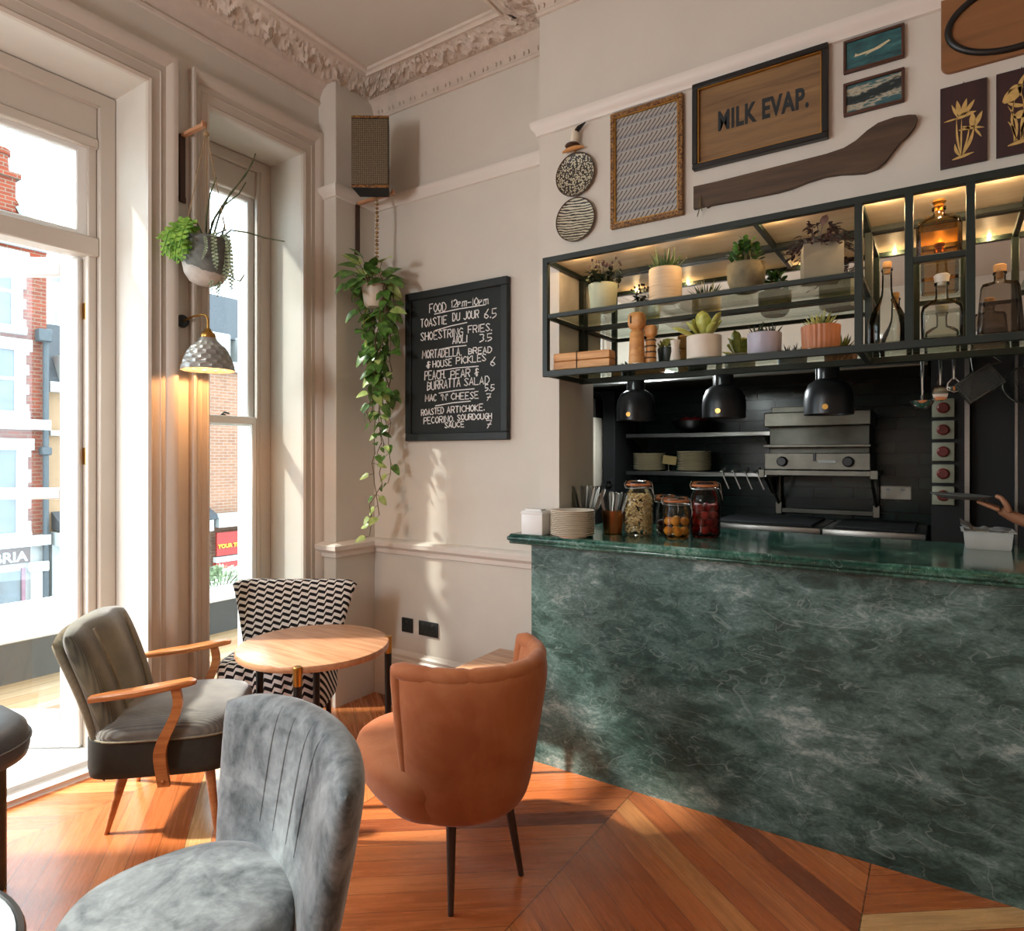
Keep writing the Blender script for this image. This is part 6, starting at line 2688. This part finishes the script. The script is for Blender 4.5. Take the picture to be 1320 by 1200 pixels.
# cream machine and steel boxes at the jamb
cm = thing('cream_machine', 'cream fronted machine with a black arched opening beside the hatch jamb', 'machine', (-2.17, 4.36, .9))
bm = B()
box(bm, -.18, .085, -.12, .2, .36, .86, .008, 2)
fr_ = obj('front', bm, 'cream', cm)
bm = B()
tube(bm, [(.035, -.125, .40), (.04, -.125, .62), (.03, -.125, .76), (-.02, -.125, .80)], .016, 8)
obj('arch', bm, 'black', cm)
bm = B()
box(bm, -.2, .09, -.14, .22, 0, .3, .006, 1)
box(bm, -.12, .06, -.12, .2, .3, .36, .004, 1)
obj('base', bm, 'steel', cm)
kb = thing('steel_box', 'pale steel box on top of the cream machine', 'box', (-2.19, 4.38, 1.76))
bm = B()
box(bm, -.15, .085, -.1, .14, 0, .14, .004, 1)
obj('body', bm, 'steel', kb)
bm = B()
tube(bm, [(-.15, -.02, .17), (.085, -.02, .17)], .014, 8)
lathe(bm, [(.0, .14), (.07, .14), (.08, .16), (.05, .18), (0, .18)], 16)
obj('lid', bm, 'steeldark', kb)
df = thing('dark_fridge', 'tall dark cabinet between the cream machine and the kitchen shelves', 'cabinet', (-2.0, 4.55, 0))
bm = B()
box(bm, -.055, .04, -.25, .19, .91, 1.95, .004, 1)
obj('body', bm, 'blackmatte', df)
bm = B()
tube(bm, [(-.05, -.27, 1.2), (-.05, -.27, 1.29)], .006, 6)
lathe(bm, [(.018, -.006), (.024, -.006), (.024, .006), (.018, .006), (.018, -.006)], 18, (.0, -.258, 1.285), mtx=Matrix.Rotation(PI / 2, 4, 'X'))
obj('handle', bm, 'steel', df)

# double socket and the isolator switches
sk = thing('kitchen_socket', 'pale double socket on the tiles right of the grill', 'socket', (-.243, KY - .001, 1.25))
bm = B()
box(bm, -.085, .085, -.012, 0, -.042, .042, .004, 1)
obj('plate', bm, 'cream', sk)
bm = B()
for q in (-.04, .04):
    box(bm, q - .01, q + .01, -.016, -.011, .012, .026)
obj('switch', bm, 'signwhite', sk)
pl = thing('kitchen_pier', 'dark pier with a steel corner strip carrying the isolator switches', 'pier', (.025, 4.33, 0))
bm = B()
box(bm, -.07, .082, -.38, .419, 0, 2.748)
obj('pier', bm, 'kitchendark', pl)
bm = B()
box(bm, .070, .090, -.388, -.372, 0, 2.1)
obj('corner_strip', bm, 'steel', pl)
iso0 = None
for k, z in enumerate((1.722, 1.612, 1.502, 1.392, 1.282)):
    pos = (['topmost', 'second from the top', 'third from the top', 'fourth from the top', 'lowest'])[k]
    lab = 'square isolator switch with a red round button, %s on the dark pier' % pos
    if iso0 is None:
        iso0 = thing('isolator_switch', lab, 'switch', (.006, 3.949, z), 0, 'isolator switches on the kitchen pier')
        bm = B()
        box(bm, -.046, .046, -.045, 0, -.046, .046, .004, 2)
        bo_ = obj('housing', bm, plain('grey_green_plastic', '#9b9d88', .5, var=.08), iso0)
        bm = B()
        lathe(bm, [(0, .018), (.020, .018), (.026, .012), (.028, 0), (0, 0)], 24, (0, -.045, 0), mtx=Matrix.Rotation(PI / 2, 4, 'X'))
        obj('button', bm, plain('dark_red_button', '#6a2018', .4), bo_)
    else:
        dup(iso0, (.006, 3.949, z), 0, lab)
fg = thing('tall_fridge', 'tall dark fridge with a steel door edge at the right of the hatch', 'fridge', (.62, 4.35, 0))
bm = B()
box(bm, -.5, .5, -.33, .38, 0, 2.2, .006, 1)
obj('body', bm, 'kitchendark', fg)
bm = B()
box(bm, -.32, .49, -.36, -.331, .1, 2.15, .005, 1)
dr = obj('door', bm, plain('grey_fridge_door', '#2b2d2e', .4), fg)
bm = B()
box(bm, -.325, -.310, -.366, -.352, .1, 2.15, .002, 1)
obj('door_edge', bm, 'steel', dr)

# utensils hanging from a rail under the hatch lintel
rl = thing('utensil_rail', 'steel rail for utensils under the hatch top', 'rail', (0, 0, 0))
bm = B()
tube(bm, [(-.3, 3.12, 1.93), (1.0, 3.12, 1.93)], .006, 8)
obj('rod', bm, 'steel', rl)
for hx in (-.28, .35, .98):
    bm = B()
    tube(bm, [(hx, 3.12, 1.93), (hx, 3.055, 2.42)], .005, 6)
    obj('hanger', bm, 'steel', rl)


def ladle(label, x, zb, kind):
    u_ = thing('hanging_utensil', label, 'utensil', (x, 3.12, 1.93), 0, 'utensils on the rail')
    L = 1.93 - zb
    bm = B()
    tube(bm, [(.0, 0, .012), (.008, 0, .006), (.007, -.004, -.008), (0, -.006, -.015), (0, -.004, -.06), (0, -.002, -L + .05)], [.003, .003, .003, .005, .0075, .0045], 8)
    obj('handle', bm, 'chrome', u_)
    bm = B()
    if kind == 'ladle':
        lathe(bm, [(0, -.03), (.02, -.027), (.036, -.012), (.042, .004), (.039, .004), (.033, -.01), (0, -.024)], 20, (.0, -.035, -L + .03))
        tube(bm, [(0, -.002, -L + .06), (0, -.004, -L + .035)], .005, 6)
    elif kind == 'spoon':
        loft(bm, [[Vector((sx_ * w, sy * .002 - y, -L + z)) for sx_, sy in ((-1, -1), (0, -1.6), (1, -1), (1, 1), (0, .4), (-1, 1))] for z, w, y in ((.09, .006, .002), (.06, .018, .004), (.03, .027, .012), (.01, .022, .010), (0, .008, .004))])
    else:
        tube(bm, [(0, -.002, -L + .06), (.02, -.002, -L + .035), (.022, -.002, -L + .01), (0, -.002, -L), (-.022, -.002, -L + .01), (-.02, -.002, -L + .035), (0, -.002, -L + .06)], .0035, 6)
        lathe(bm, [(0, -.02), (.012, -.016), (.02, 0), (.018, .002), (0, -.012)], 16, (0, -.01, -L + .02))
    obj('bowl', bm, 'chrome', u_)


ladle('large steel ladle, leftmost on the rail', -.066, 1.668, 'ladle')
ladle('long steel spoon, second on the rail', -.005, 1.70, 'spoon')
ladle('short steel scoop, third on the rail', .040, 1.735, 'scoop')
# square mesh basket
t = NT('wire_mesh')
tc = t.n('ShaderNodeTexCoord')
sx = t.n('ShaderNodeSeparateXYZ')
t.link(tc.outputs['Object'], sx.inputs[0])
wv = None
for ax in range(3):
    q = t.math('LESS_THAN', t.math('ABSOLUTE', t.math('SUBTRACT', t.math('FRACT', t.math('DIVIDE', sx.outputs[ax], .006)), .5)), .12)
    wv = q if wv is None else t.math('MAXIMUM', wv, q)
t.col('#4c504f')
t.set(metal=.9, rough=.35)
t.link(t.math('ADD', t.math('MULTIPLY', wv, .55), .12), t.b.inputs['Alpha'])
M['wiremesh'] = t.m
bk_ = thing('mesh_basket', 'small square wire mesh basket hanging from the rail', 'basket', (.13, 3.12, 1.93), 0)
mt = Matrix.Translation((-.01, -.02, -.17)) @ Matrix.Rotation(math.radians(-35), 4, 'Y')
bm = B()
vs_ = []
for x0, x1, y0, y1, z0, z1 in ((-.065, .065, -.05, .05, -.045, -.044), (-.065, .065, -.05, -.049, -.045, .04), (-.065, .065, .049, .05, -.045, .04), (-.065, -.064, -.05, .05, -.045, .04), (.064, .065, -.05, .05, -.045, .04)):
    box(bm, x0, x1, y0, y1, z0, z1, 0, 1, 0, mt)
obj('mesh', bm, 'wiremesh', bk_)
bm = B()
rim = [mt @ Vector(v) for v in ((-.065, -.05, .04), (.065, -.05, .04), (.065, .05, .04), (-.065, .05, .04), (-.065, -.05, .04))]
tube(bm, rim, .0035, 6)
tube(bm, [mt @ Vector(v) for v in ((-.065, -.05, -.045), (.065, -.05, -.045), (.065, .05, -.045), (-.065, .05, -.045), (-.065, -.05, -.045))], .0025, 6)
for sx_ in (-.065, .065):
    for sy in (-.05, .05):
        tube(bm, [mt @ Vector((sx_, sy, -.045)), mt @ Vector((sx_, sy, .04))], .0025, 6)
obj('wire_rim', bm, 'steeldark', bk_)
bm = B()
tube(bm, [(-.03, 0, .012), (-.036, 0, .0), (-.04, -.01, -.02), (-.028, -.02, -.12), mt @ Vector((-.065, 0, .04))], .003, 6)
tube(bm, [(-.03, 0, .01), (.02, -.01, -.05), (.06, -.015, -.09), mt @ Vector((.065, 0, .04))], .003, 6)
obj('handle', bm, 'steeldark', bk_)
sv_ = thing('frying_sieve', 'round wire mesh sieve hanging from the rail, rightmost utensil', 'sieve', (.275, 3.12, 1.93), .1)
bm = B()
lathe(bm, [(0, -.055), (.03, -.05), (.06, -.035), (.083, 0)], 28, (.0, -.03, -.185), mtx=Matrix.Rotation(math.radians(65), 4, 'X'))
obj('mesh', bm, 'wiremesh', sv_, sharp=60)
bm = B()
mt = Matrix.Translation((0, -.03, -.185)) @ Matrix.Rotation(math.radians(65), 4, 'X')
tube(bm, [mt @ Vector((.084 * math.cos(2 * PI * k / 32), .084 * math.sin(2 * PI * k / 32), 0)) for k in range(33)], .0035, 6, caps=False)
obj('wire_rim', bm, 'steeldark', sv_)
bm = B()
tube(bm, [(0, 0, .01), (-.008, -.004, -.01), mt @ Vector((-.012, .084, 0))], .003, 6)
tube(bm, [(0, 0, .01), (.008, -.004, -.01), mt @ Vector((.012, .084, 0))], .003, 6)
obj('handle', bm, 'steeldark', sv_)

# ================================================================== THE COOK (only the hand and forearm reach into the picture)
M['skin'] = plain('skin', '#b9805e', .5, var=.06, scale=12)
M['darkcloth'] = plain('dark_cloth', '#1d1f22', .9, var=.15, scale=40)
M['hair'] = plain('dark_hair', '#1c1511', .6, var=.3, scale=60)
ck = thing('person', 'cook in dark clothes reaching in from the right, holding out a grey plate', 'person', (.86, 3.64, 0))


def skin_mesh(name, verts, edges, radii, m, parent, levels=2, root=0):
    me = bpy.data.meshes.new(name)
    me.from_pydata([Vector(v) for v in verts], edges, [])
    o = bpy.data.objects.new(name, me)
    COL.objects.link(o)
    sk_ = o.modifiers.new('skin', 'SKIN')
    sk_.use_smooth_shade = True
    su = o.modifiers.new('subdiv', 'SUBSURF')
    su.levels = levels
    su.render_levels = levels
    for i, r in enumerate(radii):
        d_ = me.skin_vertices[0].data[i]
        d_.radius = r if isinstance(r, tuple) else (r, r)
        d_.use_root = i == root
    dg = bpy.context.evaluated_depsgraph_get()
    me2 = bpy.data.meshes.new_from_object(o.evaluated_get(dg))
    me2.name = name
    bpy.data.objects.remove(o)
    for p in me2.polygons:
        p.use_smooth = True
    me2.materials.clear()
    me2.materials.append(M[m] if isinstance(m, str) else m)
    o2 = bpy.data.objects.new(name, me2)
    COL.objects.link(o2)
    o2.parent = parent
    return o2


# joints in the cook's frame: x negative = towards the plate, y negative = towards the counter
V = [(0, 0, .92), (0, 0, 1.10), (-.01, 0, 1.28), (-.01, 0, 1.40), (0, 0, 1.465), (-.015, 0, 1.52),                 # 0-5 pelvis..neck, skull base
     (-.022, 0, 1.60), (-.012, 0, 1.70),                                                                          # 6,7 head
     (-.01, -.17, 1.39), (-.14, -.20, 1.17), (-.40, -.135, 1.150), (-.592, -.112, 1.212),                         # 8-11 left arm: shoulder, elbow, mid forearm, wrist
     (-.01, .17, 1.39), (.02, .23, 1.14), (-.10, .20, .93), (-.13, .19, .86),                                     # 12-15 right arm
     (0, -.09, .86), (-.01, -.10, .48), (.02, -.10, .08), (-.12, -.11, .04),                                      # 16-19 left leg
     (0, .09, .86), (-.01, .10, .48), (.02, .10, .08), (-.12, .11, .04),                                          # 20-23 right leg
     (-.625, -.112, 1.232), (-.655, -.113, 1.250)]                                                                # 24,25 palm
E_ = [(0, 1), (1, 2), (2, 3), (3, 4), (4, 5), (5, 6), (6, 7), (3, 8), (8, 9), (9, 10), (10, 11), (3, 12), (12, 13), (13, 14), (14, 15),
      (0, 16), (16, 17), (17, 18), (18, 19), (0, 20), (20, 21), (21, 22), (22, 23), (11, 24), (24, 25)]
Rr = [(.15, .11), (.14, .105), (.16, .11), (.13, .09), .054, .056, .088, .098, .056, .045, .041, (.025, .03), .056, .045, .032, .035, .09, .062, .042, .04, .09, .062, .042, .04,
      (.021, .036), (.017, .038)]
body = skin_mesh('body', V, E_, Rr, 'skin', ck)
# fingers of the near hand: four under the plate, thumb on top
fing = [[(-.650, -.146, 1.246), (-.676, -.148, 1.258), (-.700, -.147, 1.268), (-.715, -.145, 1.276)],
        [(-.655, -.125, 1.248), (-.686, -.125, 1.262), (-.714, -.124, 1.273), (-.732, -.122, 1.281)],
        [(-.655, -.103, 1.250), (-.686, -.102, 1.263), (-.714, -.101, 1.274), (-.731, -.100, 1.281)],
        [(-.648, -.083, 1.250), (-.674, -.080, 1.262), (-.697, -.078, 1.271), (-.711, -.077, 1.278)]]
for i, f_ in enumerate(fing):
    skin_mesh('finger', f_, [(0, 1), (1, 2), (2, 3)], [.0105, .0092, .0085, .0068], 'skin', body, 2)
skin_mesh('thumb', [(-.618, -.146, 1.238), (-.628, -.160, 1.270), (-.645, -.158, 1.300), (-.668, -.150, 1.310)], [(0, 1), (1, 2), (2, 3)], [.014, .0125, .011, .009], 'skin', body, 2)
# far hand
for i in range(4):
    y = .17 + i * .018
    skin_mesh('finger', [(-.135, y, .845), (-.15, y, .81), (-.145, y, .78)], [(0, 1), (1, 2)], [.010, .009, .007], 'skin', body, 1)
skin_mesh('thumb', [(-.15, .17, .86), (-.18, .16, .835), (-.185, .16, .81)], [(0, 1), (1, 2)], [.011, .010, .008], 'skin', body, 1)
# shirt with short sleeves, trousers, apron
skin_mesh('shirt', [(0, 0, .90), (0, 0, 1.10), (-.01, 0, 1.28), (-.01, 0, 1.395), (-.01, 0, 1.445), (-.01, -.18, 1.385), (-.075, -.195, 1.27), (-.01, .18, 1.385), (.005, .21, 1.26)],
          [(0, 1), (1, 2), (2, 3), (3, 4), (3, 5), (5, 6), (3, 7), (7, 8)], [(.17, .13), (.16, .125), (.18, .13), (.16, .115), (.072, .072), .088, .072, .088, .072], 'darkcloth', ck)
skin_mesh('trousers', [(0, 0, .93), (0, -.09, .85), (-.01, -.10, .48), (.02, -.10, .10), (0, .09, .85), (-.01, .10, .48), (.02, .10, .10)], [(0, 1), (1, 2), (2, 3), (0, 4), (4, 5), (5, 6)], [(.165, .125), .105, .078, .06, .105, .078, .06], 'darkcloth', ck)
for sy in (-.11, .11):
    bm = B()
    cushion(bm, .09, .15, .05, [(.95, 0), (1, .01), (1, .03), (.85, .06), (.5, .085), (.2, .09)], 2.6, 24)
    sh_ = obj('shoe', bm, 'black', ck, (-.05, sy, 0), PI, sharp=60)
# face
bm = B()
tube(bm, [(-.095, 0, 1.645), (-.112, 0, 1.615), (-.118, 0, 1.600), (-.100, 0, 1.590)], [.007, .011, .014, .008], 8)
obj('nose', bm, 'skin', body, sharp=70)
for sy in (-.032, .032):
    bm = B()
    bmesh.ops.create_icosphere(bm, subdivisions=2, radius=.013, matrix=Matrix.Translation((-.083, sy, 1.636)))
    ey = obj('eye', bm, 'signwhite', body, sharp=70)
    bm = B()
    bmesh.ops.create_icosphere(bm, subdivisions=1, radius=.006, matrix=Matrix.Translation((-.0935, sy, 1.636)))
    obj('iris', bm, 'walnut', body)
bm = B()
tube(bm, [(-.083, -.024, 1.563), (-.092, 0, 1.560), (-.083, .024, 1.563)], [.004, .007, .004], 8, flat=.7)
obj('mouth', bm, plain('lips', '#8a4a40', .5), body)
for sy in (-1, 1):
    bm = B()
    lathe(bm, [(0, .006), (.014, .009), (.019, 0), (.014, -.006), (0, -.008)], 14, (-.005, sy * .084, 1.615), mtx=Matrix.Rotation(sy * PI / 2, 4, 'X'))
    obj('ear', bm, 'skin', body)
bm = B()
bmesh.ops.create_uvsphere(bm, u_segments=24, v_segments=16, radius=1, matrix=Matrix.Translation((-.002, 0, 1.650)) @ Matrix.Diagonal((.100, .097, .098, 1)))
bmesh.ops.delete(bm, geom=[v for v in bm.verts if v.co.z < 1.585 or (v.co.x < -.025 and v.co.z < 1.682)], context='VERTS')
obj('hair', bm, 'hair', ck, sharp=80)

pt_ = bpy.data.objects.new('held_plate', None)
bm = B()
lathe(bm, [(0, .002), (.065, .002), (.07, 0), (.075, .002), (.105, .012), (.116, .0175), (.1165, .020), (.113, .0205), (.08, .010), (0, .009)], 44)
o = obj('held_plate', bm, plain('grey_plate', '#6d6c66', .4, var=.1), None, (.072, 3.525, 1.2895))
o.rotation_euler = (0, math.radians(3), 0)
tag(o, 'grey plate held out by the cook at the right edge', 'plate')
bpy.data.objects.remove(pt_)
